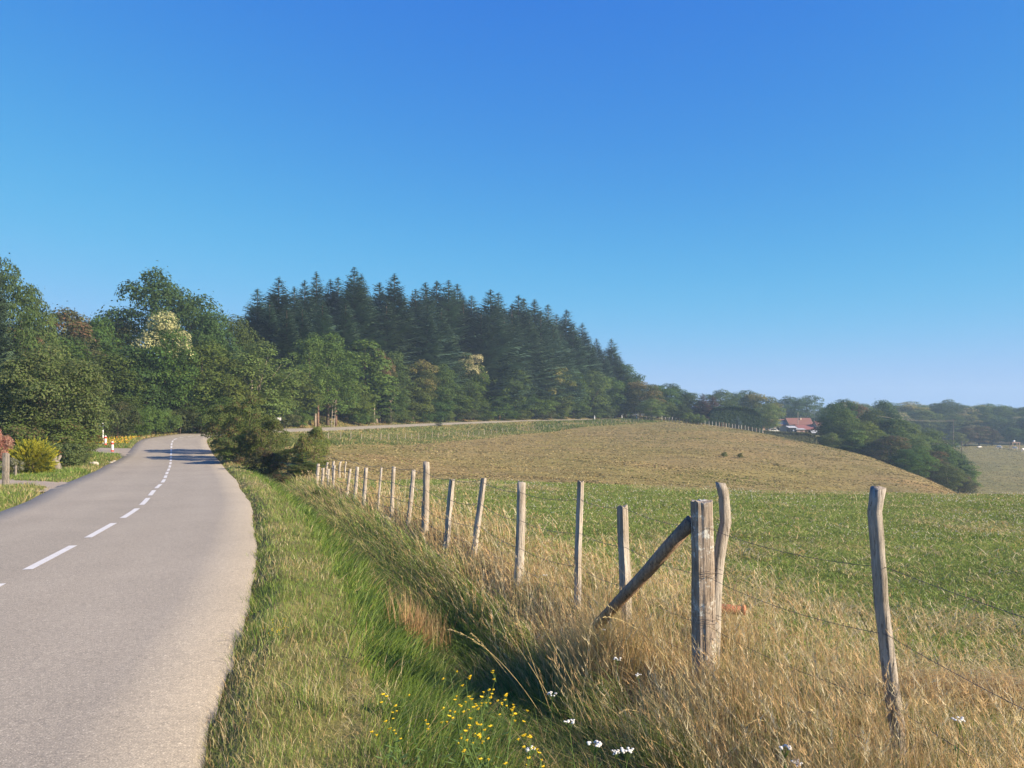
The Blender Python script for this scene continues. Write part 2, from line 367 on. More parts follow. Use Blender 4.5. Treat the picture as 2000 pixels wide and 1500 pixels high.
def wood_mat(name, c1, c2, crack=(.03,.025,.02), lichen=0.0, zs=(9, 9, .55), side_dark=None):
    m = bpy.data.materials.new(name); t, n, l = nt(m); b = n['Principled BSDF']
    v = mapping(n, l, zs); v3 = mapping(n, l)
    g = noise_node(n, l, 4.2, 6, .7, v); g2 = noise_node(n, l, 9, 5, .75, v); bl = noise_node(n, l, 2.3, 4, .6, v3)
    c = ramp(n, l, g.outputs[0], [(.30, c2), (.62, c1)]).outputs[0]
    cr = ramp(n, l, g2.outputs[0], [(.36, (.16,.14,.12)), (.45, (.95,.95,.95)), (.7, (1.1,1.1,1.1))])
    c = mixc(n, l, c, cr.outputs[0], .85, 'MULTIPLY')
    br = ramp(n, l, bl.outputs[0], [(.35, (.78,.70,.60)), (.62, (1.1,1.08,1.05))])
    c = mixc(n, l, c, br.outputs[0], .8, 'MULTIPLY')
    if lichen > 0:
        li = noise_node(n, l, 11, 5, .75, v3); pat = noise_node(n, l, 2.0, 2, .5, v3)
        lm = ramp(n, l, li.outputs[0], [(.60 - lichen*.12, (0,0,0)), (.66 - lichen*.12, (1,1,1))])
        pm = ramp(n, l, pat.outputs[0], [(.42, (0,0,0)), (.56, (1,1,1))])
        f = mixc(n, l, lm.outputs[0], pm.outputs[0], 1, 'MULTIPLY')
        c = mixc(n, l, c, (.62,.62,.56), f)
    l.new(c, b.inputs['Base Color']); b.inputs['Roughness'].default_value = .85; b.inputs['Specular IOR Level'].default_value = .2
    bump(n, l, g2.outputs[0], b, 1.0, .02)
    return m

M = {}
M['ground'] = ground_mat()
M['asphalt'] = asphalt_mat('worn_asphalt', (.318, .288, .232))
M['asphalt_side'] = asphalt_mat('worn_asphalt_side', (.30, .265, .215), False)
M['gravel'] = asphalt_mat('dusty_gravel', (.33, .28, .22), False)
M['leaf'] = leaf_mat('foliage', .7, .42, .22, .15); M['conifer'] = leaf_mat('needles', .6, .12, .22, .2)
M['grass'] = leaf_mat('grass_blades', .5, .38, .0, .35); M['field'] = leaf_mat('field_grass', .7, .25, .0, .1)
M['bark'] = wood_mat('bark', (.16,.125,.095), (.07,.055,.042), zs=(3,3,.6))
M['pale_bark'] = wood_mat('pale_bark', (.42,.37,.30), (.20,.17,.13), zs=(3,3,.6))
M['post'] = wood_mat('weathered_post_wood', (.52,.485,.43), (.24,.215,.18))
M['post_lichen'] = wood_mat('lichened_post_wood', (.47,.41,.345), (.22,.185,.155), lichen=.5)
M['brace'] = wood_mat('brown_brace_wood', (.50,.37,.26), (.22,.16,.12), zs=(7,7,2))
M['wire'] = new_mat('rusty_wire', (.16,.13,.11), .5, .5, .7)
def paint_mat():
    m = bpy.data.materials.new('worn_road_paint'); t, n, l = nt(m); b = n['Principled BSDF']; out = n['Material Output']
    v = mapping(n, l); k = noise_node(n, l, 70, 4, .75, v); k2 = noise_node(n, l, 5, 3, .6, v)
    f = mixc(n, l, k.outputs[0], k2.outputs[0], .3)
    c = ramp(n, l, f, [(.34, (.24,.21,.18)), (.42, (.56,.55,.52)), (.7, (.66,.66,.64))])
    l.new(c.outputs[0], b.inputs['Base Color']); b.inputs['Roughness'].default_value = .7
    return m
M['paint'] = paint_mat()

# ------------------------------------------------------------------ the ground: one sheet out to the horizon
C_PAST = np.array((.115,.150,.036)); C_BROWN = np.array((.215,.175,.078)); C_VERGE = np.array((.15,.145,.055))
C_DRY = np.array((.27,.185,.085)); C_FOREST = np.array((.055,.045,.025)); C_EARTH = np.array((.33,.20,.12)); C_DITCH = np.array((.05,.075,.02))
def crest_y(px):      # depth at which the green pasture ends
    return np.interp(px, [600, 900, 1400, 2000], [31.5, 32, 32, 32])
def zone_info(x, y):
    idx, lat, al = road_sl(x, y); near = np.abs(al) < 3
    return idx, lat - HRV[idx], -lat - HL[idx], near
def ground():
    ang = np.concatenate([np.arange(-180, -56, 4.0), np.arange(-56, 56, .28), np.arange(56, 180, 4.0)])
    rr = [0.0]; r = .6
    while r < 1500: rr.append(r); r *= 1.018 if r < 420 else 1.06
    rr = np.array(rr[1:]); na, nr = len(ang), len(rr)
    A = np.radians(ang)
    X = (rr[:, None] * np.sin(A)[None]).ravel(); Y = (rr[:, None] * np.cos(A)[None]).ravel()
    Z = zfun(X, Y)
    V = np.stack([X, Y, Z], 1); V = np.vstack([V, [[0, 0, zf1(0, 0)]]])
    i = np.arange(nr - 1)[:, None] * na; k = np.arange(na)[None]; k2 = (np.arange(na) + 1) % na
    a = (i + k).ravel(); b_ = (i + k2[None]).ravel()
    Q = np.stack([a, a + na, b_ + na, b_], 1)
    c = nr * na; T = np.stack([np.full(na, c), np.arange(na), k2], 1)
    x, y = V[:, 0], V[:, 1]; px = 1000 + F * x / np.maximum(y, 1)
    idx, e, el, near = zone_info(x, y)
    col = np.tile(C_BROWN, (len(V), 1))
    def lay(c, w): nonlocal col; w = np.asarray(w, float)[:, None]; col = col * (1 - w) + np.asarray(c) * w
    nz = fnoise(x, y, 14, 11); lay((.20,.175,.06), sstep(.45, .7, nz) * .7)         # greener drifts in the parched field
    lay((.27,.185,.085), sstep(.5, .75, fnoise(x, y, 22, 14)) * .7)
    lay((.12,.145,.045), sstep(5.5, 1.0, np.abs(y - crest_y(px) - 4)) * .35)
    # greener toe and shoulder of the field
    lay((.17,.17,.065), sstep(150, 200, y) * (px > 1150) * .75)
    lay((.17,.16,.07), sstep(215, 280, y) * (px > 1800) * .6)
    g = (y < crest_y(px) + 1) & (e > 3)
    lay(C_PAST, g * 1.0)
    lay((.16,.15,.06), g * sstep(.52, .72, fnoise(x, y, 3.5, 21)) * .6)
    lay(C_DRY, (e > 2.2) & (y < 45) & (e < 5.2 - sstep(8, 20, y) * 1.2) & near)
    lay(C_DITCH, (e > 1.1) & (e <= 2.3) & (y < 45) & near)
    lay(C_VERGE, (e <= 1.1) & (e > -1) & (y < 48) & near)
    # left of the road
    lay((.115,.13,.04), (el > 0) & (y < 56) & (x < 0))
    # beyond the road: bank and forest floor
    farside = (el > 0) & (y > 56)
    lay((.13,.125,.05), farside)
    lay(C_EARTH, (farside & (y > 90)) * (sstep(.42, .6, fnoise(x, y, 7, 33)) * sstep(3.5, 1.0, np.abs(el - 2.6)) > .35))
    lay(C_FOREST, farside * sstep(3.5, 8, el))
    lay((.12,.14,.045), (e > 0) & (e < 14) & (y > 84) & (y < 250) & (e < np.interp(RP[idx, 1], [84, 110, 250], [7, 11, 13])))
    # valley side under the trees on the right
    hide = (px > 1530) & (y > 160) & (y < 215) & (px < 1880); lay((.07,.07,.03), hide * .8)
    lay((.06,.055,.03), (y > 325) * 1.0)
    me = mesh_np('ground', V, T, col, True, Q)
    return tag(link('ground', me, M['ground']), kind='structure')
ground()

def strip(name, P, left, right, lift, mat, lats=(0, .12, .3, .5, .7, .88, 1), bank=None, skirt=.12, uv=True, wob=0.0, seed=1, drape=False):
    """road sheet along P from -left to +right of the line, with a turned-down edge"""
    T = tangents(P); N = np.stack([T[:, 1], -T[:, 0]], 1); n = len(P); rows = []; us = []
    left = np.broadcast_to(left, n); right = np.broadcast_to(right, n)
    u = np.concatenate([[0], np.cumsum(np.linalg.norm(np.diff(P[:, :2], axis=0), axis=1))])
    wl_ = (vnoise(u, u * 0, .9, seed) - .5) * wob + (vnoise(u, u * 0, 4, seed + 1) - .5) * wob; wr_ = (vnoise(u, u * 0 + 50, .9, seed + 2) - .5) * wob + (vnoise(u, u * 0 + 9, 4, seed + 3) - .5) * wob
    bk = np.zeros(n) if bank is None else bank
    for k, f in enumerate([-1] + list(lats) + [2]):
        ff = min(max(f, 0), 1); la = -left - wl_ + (left + wl_ + right + wr_) * ff
        z = P[:, 2] - bk * la + lift
        if f == -1: la = la - .10; z = z - skirt
        if f == 2: la = la + .10; z = z - skirt
        rows.append(np.stack([P[:, 0] + N[:, 0] * la, P[:, 1] + N[:, 1] * la, z], 1)); us.append(la)
    m = len(rows); V = np.concatenate(rows); i = np.arange(n - 1)
    if drape: V[:, 2] = zfun(V[:, 0], V[:, 1], False, False) + lift; V[:n, 2] -= skirt; V[-n:, 2] -= skirt
    Q = np.concatenate([np.stack([k * n + i, (k + 1) * n + i, (k + 1) * n + i + 1, k * n + i + 1], 1) for k in range(m - 1)])
    me = mesh_np(name, V, None, None, False, Q)
    if uv:
        ul = me.uv_layers.new(name='UVMap'); lv = np.empty(len(me.loops), np.int32); me.loops.foreach_get('vertex_index', lv)
        UV = np.stack([np.concatenate(us), np.tile(u, m)], 1)[lv]; ul.data.foreach_set('uv', UV.astype(np.float32).ravel())
    return tag(link(name, me, mat), kind='structure')
strip('road', RP, HL, HRV, 0.0, M['asphalt'], bank=BANK, wob=.05)
sw = np.interp(np.arange(len(SP)) * .5, [0, 1.5, 4, 9, 60], [3.6, 3.0, 2.2, 1.85, 1.8])
strip('side_road', SP, sw, sw, -.010, M['asphalt_side'], wob=.12, seed=5, drape=True)
dw = np.interp(np.arange(len(DP)) * .5, [0, 1.2, 3, 5, 8, 30], [3.6, 3.0, 2.2, 1.7, 1.3, 1.2])
strip('driveway', DP, dw, dw, -.014, M['gravel'], wob=.25, seed=8, drape=True)
def dashes():
    u = RS; yy = RP[:, 1]; u0 = np.interp(10.55, yy[:600], u[:600]); mb = MB()
    k = -6; half = .062
    while True:
        a = u0 + k * 3.43; b = a + 2.38; k += 1
        if a < 2: continue
        if b > u0 + 160 or k > 60: break
        n = 7; pts = []
        for s in np.linspace(a, b, n):
            p = [np.interp(s, u, RP[:, j]) for j in range(3)]; nn = [np.interp(s, u, RN[:, j]) for j in (0, 1)]
            bk = np.interp(s, u, BANK)
            for sg in (-1, 1): pts.append((p[0] + nn[0] * half * sg, p[1] + nn[1] * half * sg, p[2] - bk * half * sg + .005))
        mb.add(pts, [(2*i, 2*i+1, 2*i+3, 2*i+2) for i in range(n - 1)])
    return tag(mb.build('road_markings', M['paint']), kind='structure')
dashes()
# ------------------------------------------------------------------ tree prototypes (unit height, crown and trunk meshes)
def leaf_faces(C, N, size, rng, aspect=.62, fold=.25):
    """diamond leaves (sprays of leaves) at C with normals N: 4 verts, 2 triangles each, slightly folded"""
    n = len(C); N = N / np.maximum(np.linalg.norm(N, axis=1), 1e-6)[:, None]
    r = rng.normal(size=(n, 3)); U = np.cross(N, r); U /= np.maximum(np.linalg.norm(U, axis=1), 1e-6)[:, None]; W = np.cross(N, U)
    s = size * rng.uniform(.6, 1.35, n)[:, None]
    V = np.stack([C - U * s * .5, C - W * s * aspect * .5 + N * s * fold * .2, C + U * s * .5, C + W * s * aspect * .5 + N * s * fold * .2 * rng.uniform(-1, 1, n)[:, None]], 1).reshape(-1, 3)
    b = np.arange(n)[:, None] * 4
    T = np.concatenate([b + [0, 1, 2], b + [0, 2, 3]])
    return V, T

def leaf_cols(n, base, rng, var=.15, alt=None, altp=0.0):
    base = np.array(base); c = base[None] * (1 + rng.uniform(-var, var, n))[:, None]
    c = c * (1 + rng.uniform(-.10, .10, (n, 3)) * [1, .5, .6])
    if alt is not None:
        m = rng.rand(n) < altp; c[m] = np.array(alt)[None] * (1 + rng.uniform(-.18, .18, m.sum()))[:, None]
    return np.repeat(np.clip(c, 0, 1), 4, axis=0)

def limb_mesh(trunk_top, trunk_r, clumps, rng, base_z=0., n_limbs=14, lean=(0, 0), split=None):
    mb = MB(); k = 9
    zs = np.linspace(base_z, trunk_top, k); pts = []
    for i, z in enumerate(zs):
        t = i / (k - 1); pts.append((lean[0] * t + math.sin(t * 5 + rng.rand()) * .006 * t, lean[1] * t + math.cos(t * 4) * .006 * t, z))
    rr = [trunk_r * (1.35 if i == 0 else 1) * (1 - .72 * i / (k - 1)) for i in range(k)]
    mb.tube(pts, rr, 8, 3, .08)
    sel = rng.permutation(len(clumps))[:n_limbs]
    for j in sel:
        c = clumps[j]; t = min(.95, max(.25, (c[2] - base_z) / max(trunk_top - base_z, 1e-3) * .55)); p0 = np.array(pts[int(t * (k - 1))])
        mid = (p0 * .5 + np.array(c) * .5) + np.array([0, 0, .02]); r0 = trunk_r * (1 - .6 * t) * .42
        mb.tube([p0, p0 * .75 + mid * .25 + [0, 0, .008], mid, c], [r0, r0 * .75, r0 * .5, r0 * .12], 5, None, 0)
    return mb.mesh('trunk', True)

def broadleaf(name, seed, width=.62, base=.22, n=7000, size=.026, colr=(.05,.085,.022), alt=None, altp=0, nclump=34, crown_top=1.0, egg=.9, clump_r=.145, alt_z=-1, trunk_r=.017, bark='bark', limbs=14, droop=0., alt_clumps=0.0):
    """crown = leaf sprays gathered on uneven clumps that fill an egg-shaped volume; everything in units of the tree's height"""
    rng = np.random.RandomState(seed); H = crown_top - base; cz = base + H * .52; R = width / 2
    cl = []; tries = 0
    while len(cl) < nclump and tries < 6000:
        tries += 1
        u = rng.normal(size=3); u /= np.linalg.norm(u); f = rng.uniform(.45, 1.0) ** .45
        if u[2] < -.9: continue
        p = np.array([u[0] * R * f, u[1] * R * f, cz + u[2] * H * .5 * f]);
        tz = (p[2] - base) / H
        prof = min(1, (1.75 - tz) * egg) if tz > .45 else min(1, .72 + tz * .6)
        p[:2] *= prof
        if all(np.linalg.norm(p - q) > clump_r * .52 for q in cl): cl.append(p)
    cl.append(np.array([0, 0, crown_top - clump_r * .6])); cl = np.array(cl); rad = clump_r * rng.uniform(.55, 1.15, len(cl))
    wts = rad ** 2; cnt = (n * wts / wts.sum()).astype(int)
    CC = []; NN = []; CO = []
    for p, r, m in zip(cl, rad, cnt):
        u = rng.normal(size=(m, 3)); u /= np.linalg.norm(u, axis=1)[:, None]
        u[:, 2] = np.where(u[:, 2] < -.35, -u[:, 2], u[:, 2])
        # sub-lobes make the clump's outline ragged
        lob = rng.normal(size=(7, 3)); lob /= np.linalg.norm(lob, axis=1)[:, None]
        bump_ = 0.72 + .5 * np.maximum(0, (u @ lob.T).max(1) - .45)
        rr = r * bump_ * rng.uniform(.62, 1.06, m) ** .7
        P = p + u * rr[:, None] * [1, 1, .78]; P[:, 2] -= droop * (np.abs(u[:, 0]) + np.abs(u[:, 1])) * r
        CC.append(P); nn = u + rng.normal(size=(m, 3)) * .45; nn[:, 2] += .45; NN.append(nn)
        a = (altp * (2.2 if rng.rand() < .45 else .25) if alt_clumps else altp) * (p[2] > alt_z)
        out = np.clip((np.linalg.norm((P - [0, 0, cz]) / [R, R, H * .5], axis=1)), 0, 1.1)
        CO.append(leaf_cols(m, np.array(colr) * rng.uniform(.85, 1.18), rng, .16, alt, a))
    # the crown's body, so that the middle is closed
    k = n // 4; u = rng.normal(size=(k, 3)); u /= np.linalg.norm(u, axis=1)[:, None]; f = rng.uniform(.45, .86, k)[:, None]
    P = u * f * [R * .95, R * .95, H * .47] + [0, 0, cz]; CC.append(P); NN.append(u + rng.normal(size=(k, 3)) * .6); CO.append(leaf_cols(k, np.array(colr) * .95, rng))
    # stray twigs beyond the outline
    k = n // 60; j = rng.randint(0, len(cl), k); u = rng.normal(size=(k, 3)); u /= np.linalg.norm(u, axis=1)[:, None]; u[:, 2] = np.abs(u[:, 2])
    CC.append(cl[j] + u * (rad[j] * rng.uniform(1.0, 1.18, k))[:, None]); NN.append(u); CO.append(leaf_cols(k, colr, rng))
    C = np.concatenate(CC); V, T = leaf_faces(C, np.concatenate(NN), size, rng)
    me = mesh_np(name + '_crown', V, T, np.concatenate(CO)); me.materials.append(M['leaf'])
    tr = limb_mesh(crown_top * .80, trunk_r, cl, rng, -.02, limbs); tr.materials.append(M[bark])
    return me, tr

def conifer(name, seed, width=.26, base=.16, whorls=44, size=1.0, colr=(.068,.120,.070), droop=.25, trunk_r=.0095, ragged=.18, alt=None, altp=0, power=.78, sprays=10):
    rng = np.random.RandomState(seed); V = []; Cc = []; R = width / 2
    zs = base + (1 - base) * (np.linspace(0, 1, whorls) ** .95)
    for wi, z0 in enumerate(zs):
        t = (z0 - base) / (1 - base); r = R * (1 - t) ** power * (1 if t > .12 else .55 + t * 3.7)
        nb = 10 if t < .85 else 6
        ph = rng.rand() * 6.28
        for b in range(nb):
            a = ph + b * 6.283 / nb + rng.uniform(-.25, .25); L = r * rng.uniform(1 - ragged * 1.6, 1 + ragged) + .004; z = z0 + rng.uniform(-.008, .008)
            if rng.rand() < .08: L *= 1.35
            d = np.array([math.cos(a), math.sin(a), 0]); sd = np.array([-d[1], d[0], 0])
            m = max(3, int(sprays * (L / R) ** .6))
            cb = np.array(colr) * rng.uniform(.62, 1.45)
            if alt is not None and rng.rand() < altp: cb = np.array(alt) * rng.uniform(.8, 1.2)
            for k in range(m):
                f = (k + .6) / m; zz = z + L * (f * (-droop * (1 - t) * 1.3 + .42 * t) + .22 * f * f * droop / .25)
                p = d * L * f + np.array([0, 0, zz])
                sl = (.30 * L + .0065) * (1.15 - .75 * f) * rng.uniform(.7, 1.3) * size
                for s in (-1, 1):
                    tip = p + sd * s * sl + d * sl * .75 + np.array([0, 0, -sl * rng.uniform(.05, .5)])
                    w = d * sl * .34 ; up = np.array([0, 0, sl * rng.uniform(.05, .22)])
                    V += [p - w * .6, p + w + up, tip]; Cc.append(cb * rng.uniform(.8, 1.2))
            tip = d * (L * 1.06) + np.array([0, 0, zz + L * .03]); w = sd * L * .10
            V += [d * L * .45 + [0, 0, z - droop * L * .4] + w, d * L * .45 + [0, 0, z - droop * L * .4] - w, tip]; Cc.append(cb)
    # leader
    for k in range(4):
        a = rng.rand() * 6.28; V += [(math.cos(a) * .004, math.sin(a) * .004, .96), (-math.cos(a) * .004, -math.sin(a) * .004, .965), (0, 0, 1.012)]; Cc.append(colr)
    V = np.array(V); T = np.arange(len(V)).reshape(-1, 3); me = mesh_np(name + '_crown', V, T, np.repeat(np.clip(np.array(Cc), 0, 1), 3, 0)); me.materials.append(M['conifer'])
    mb = MB(); mb.tube([(0, 0, -.02), (0, 0, .1), (.001, 0, .5), (0, .001, .96)], [trunk_r * 1.25, trunk_r, trunk_r * .6, .0012], 7, 2, .06)
    for k in range(14):      # dead stubs on the bare stem
        z = rng.uniform(.05, base + .04); a = rng.rand() * 6.28; mb.tube([(0, 0, z), (math.cos(a) * .03, math.sin(a) * .03, z + rng.uniform(-.008, .004))], [.0014, .0004], 4)
    tr = mb.mesh('trunk', True); tr.materials.append(M['bark'])
    return me, tr

PROTO = {}
G1 = (.078,.130,.028); G2 = (.060,.108,.030); G3 = (.100,.152,.032); G4 = (.090,.110,.034)
PROTO['oak'] = [broadleaf('oak', 1, .80, .07, 17000, .0195, G2, nclump=84, clump_r=.125, egg=1.25), broadleaf('oak', 2, .74, .04, 17000, .0195, G2, nclump=80, clump_r=.13, egg=1.25)]
PROTO['broad'] = [broadleaf('broad', 3 + i, w, b, 12500, .0215, c, nclump=int(n * 1.3)) for i, (w, b, c, n) in enumerate([(.60,.02,G1,40),(.52,.0,G2,42),(.68,.04,G3,40),(.46,.0,G1,42)])]
PROTO['light'] = [broadleaf('light', 12, .58, .12, 12000, .0195, (.112,.170,.046), nclump=40, bark='pale_bark'), broadleaf('light', 13, .5, .02, 12000, .021, (.120,.165,.036), nclump=40)]
PROTO['chestnut'] = [broadleaf('chestnut', 15, .56, .06, 13000, .021, G1, (.44,.42,.21), .75, nclump=46, alt_clumps=1, alt_z=.66), broadleaf('chestnut', 16, .62, .03, 12500, .0215, (.095,.125,.032), (.26,.24,.08), .38, nclump=44, alt_clumps=1, alt_z=.4)]
PROTO['brown'] = [broadleaf('brown', 18, .60, .02, 12500, .0215, (.085,.098,.036), (.17,.115,.055), .25, nclump=34, alt_clumps=1)]
PROTO['slim'] = [broadleaf('slim', 20, .36, .02, 7000, .028, G3, nclump=34, clump_r=.12), broadleaf('slim', 21, .34, .06, 7000, .028, G1, nclump=34, clump_r=.12, bark='pale_bark')]
PROTO['fir'] = [conifer('fir', 30 + i, w, b, n) for i, (w, b, n) in enumerate([(.30,.14,46),(.28,.18,48),(.32,.12,44),(.28,.22,44),(.27,.10,50)])]
PROTO['backfir'] = [conifer('fir', 40 + i, w, .03, 40) for i, w in enumerate((.26, .30))]
PROTO['deadpine'] = [conifer('pine', 50, .42, .2, 24, colr=(.13,.085,.06), ragged=.4)]
PROTO['spruce'] = [conifer('spruce', 51, .46, .02, 22, colr=(.10,.15,.15), sprays=7)]
PROTO['sapling'] = [conifer('sapling', 52, .62, .02, 15, 1.3, (.045,.075,.032), .1, .02, .35, sprays=6), conifer('sapling', 53, .75, .02, 13, 1.4, (.04,.068,.03), .05, .02, .4, sprays=6)]
PROTO['shrub'] = [broadleaf('shrub', 60 + i, w, -.04, 5200, .05, c, nclump=26, clump_r=.24, trunk_r=.02, limbs=8, alt=a, altp=.2, alt_clumps=1) for i, (w, c, a) in enumerate([(1.3,G3,None),(1.6,G1,None),(1.1,(.10,.145,.036),None),(1.4,(.085,.115,.04),(.13,.13,.05))])]

used = set(); ntree = [0]
def place(kind, var, x, y, H, label, cat='tree', group=None, rz=None, sxy=1.0, sink=.0, name=None, crown_name='crown'):
    cr, tr = PROTO[kind][var % len(PROTO[kind])]
    z = zf1(x, y)
    rnd = random.Random(len(COL.objects) * 7 + 3)
    nm = name or {'oak':'oak_tree','broad':'broadleaf_tree','light':'broadleaf_tree','chestnut':'chestnut_tree','brown':'broadleaf_tree','slim':'broadleaf_tree','fir':'fir_tree','backfir':'fir_tree','deadpine':'pine_tree','spruce':'spruce_tree','sapling':'fir_sapling','shrub':'shrub'}[kind]
    t = empty(nm, (x, y, z - sink), rnd.uniform(0, 6.28) if rz is None else rz, label, cat, group)
    t.scale = (H * sxy, H * sxy, H)
    c = link(crown_name if kind != 'shrub' else 'foliage', cr, None, t); w = link('trunk' if kind != 'shrub' else 'stem', tr, None, t)
    return t
def road_d(px): return float(np.interp(px, [480, 550, 650, 750, 850, 1000, 1180, 1260], [93, 100, 113, 132, 150, 178, 215, 238]))
def place_px(kind, var, px, d, top, label, w=None, **k):
    if 520 < px < 1250 and kind not in ('sapling',): d = max(d, road_d(px) + (6.5 if kind == 'shrub' else 8.5 if kind not in ('fir', 'backfir') else 12))
    """px and top: where the photograph shows its tip; d: its distance in metres; w: crown width in pixels"""
    x = at(px, d); z = zf1(x, d); H = (hz(top, d) - z) * (1.0 if kind in ('fir', 'backfir', 'sapling', 'spruce', 'deadpine') else .955)
    sxy = 1.0
    if w is not None:
        wid = w / F * d; nat = {'oak': .77,'broad': .57,'light': .54,'chestnut': .59,'brown': .6,'slim': .35,'fir': .29,'backfir': .28,'deadpine': .42,'spruce': .46,'sapling': .68,'shrub': 1.35}[kind]
        sxy = min(2.2, max(.45, wid / (H * nat)))
    return place(kind, var, x, d, H, label, sxy=sxy, **k)

ORD = ['first','second','third','fourth','fifth','sixth','seventh','eighth','ninth','tenth','eleventh','twelfth','thirteenth','fourteenth','fifteenth','sixteenth','seventeenth','eighteenth','nineteenth','twentieth','twenty-first','twenty-second','twenty-third','twenty-fourth','twenty-fifth','twenty-sixth','twenty-seventh','twenty-eighth','twenty-ninth','thirtieth','thirty-first','thirty-second','thirty-third','thirty-fourth']
rnd = random.Random(5)
# --- the firs whose tips stand against the sky: (px, tip row, depth, width px)
FIRS = [(503,565,128,66),(545,543,132,76),(575,562,138,50),(595,549,146,50),(618,533,150,52),(645,548,152,54),(660,543,157,50),(692,524,150,96),(741,553,165,58),(770,537,160,82),(812,566,172,48),(831,553,176,60),(853,550,182,56),(876,549,180,60),(893,556,190,56),(921,578,186,62),(958,567,182,84),(973,573,196,72),(1013,578,198,66),(1023,584,206,60),(1044,586,208,66),(1070,596,214,60),(1087,615,220,50),(1106,606,222,64),(1137,632,228,58),(1165,662,236,58),(1194,662,240,70)]
FLOOK = {0:'leftmost fir of the wood, leaning into the oak crowns',4:'fir with a thin antenna-like tip, fifth from the wood\'s left end',7:'tallest fir, broad-shouldered, with two tips against the sky',9:'second tallest fir, a clean dark spire beside the gap in the skyline',16:'broad bushy fir standing right of the notch in the skyline',24:'thin open fir with see-through tip on the wood\'s falling edge',25:'second last fir before the wood drops to round trees',26:'rightmost fir of the wood, a steep dark cone above the round trees'}
for i, (px, top, d, w) in enumerate(FIRS):
    place_px('fir', i * 2 + i // 3, px, d, top, FLOOK.get(i, ORD[i] + ' fir tip along the skyline of the dark wood, counted from its left end'), w=w * 2.75, group='firs along the skyline of the wood')
# second tips and lower firs between them
LOWF = [(527,590,129),(560,600,126),(706,541,156),(722,585,160),(755,590,158),(790,585,166),(835,600,166),(905,585,186),(940,610,182),(985,610,192),(1000,600,196),(1034,620,200),(1056,612,206),(1080,640,208),(1095,650,214),(1120,640,222),(1150,668,226),(1180,690,232),(1210,700,238),(590,600,130),(630,590,136),(675,590,142),(862,605,172),(1212,712,250)]
for i, (px, top, d) in enumerate(sorted(LOWF)):
    place_px('fir', i * 3 + 1, px, d - 4, top - 4, 'lower fir between the skyline tips, ' + ORD[i] + ' such from the wood\'s left end', w=130, group='lower firs between the skyline tips')
# firs deep in the wood: they close it behind the front rows
k = 0
for row in range(3):
    for i in range(15):
        px = 480 + i * 52 + rnd.uniform(-16, 16) + row * 14; t = (px - 480) / 740
        d = 138 + 108 * t + 12 + row * 13 + rnd.uniform(-3, 3)
        tops = np.interp(px, [480,560,700,860,1000,1100,1200,1240], [600,572,562,572,602,636,690,735]) + rnd.uniform(0, 24)
        if px > 1235: continue
        place_px('backfir', k, px, d, tops, 'dark fir deep in the wood, hidden behind the front firs except for scraps of needles', group='firs deep in the wood'); k += 1

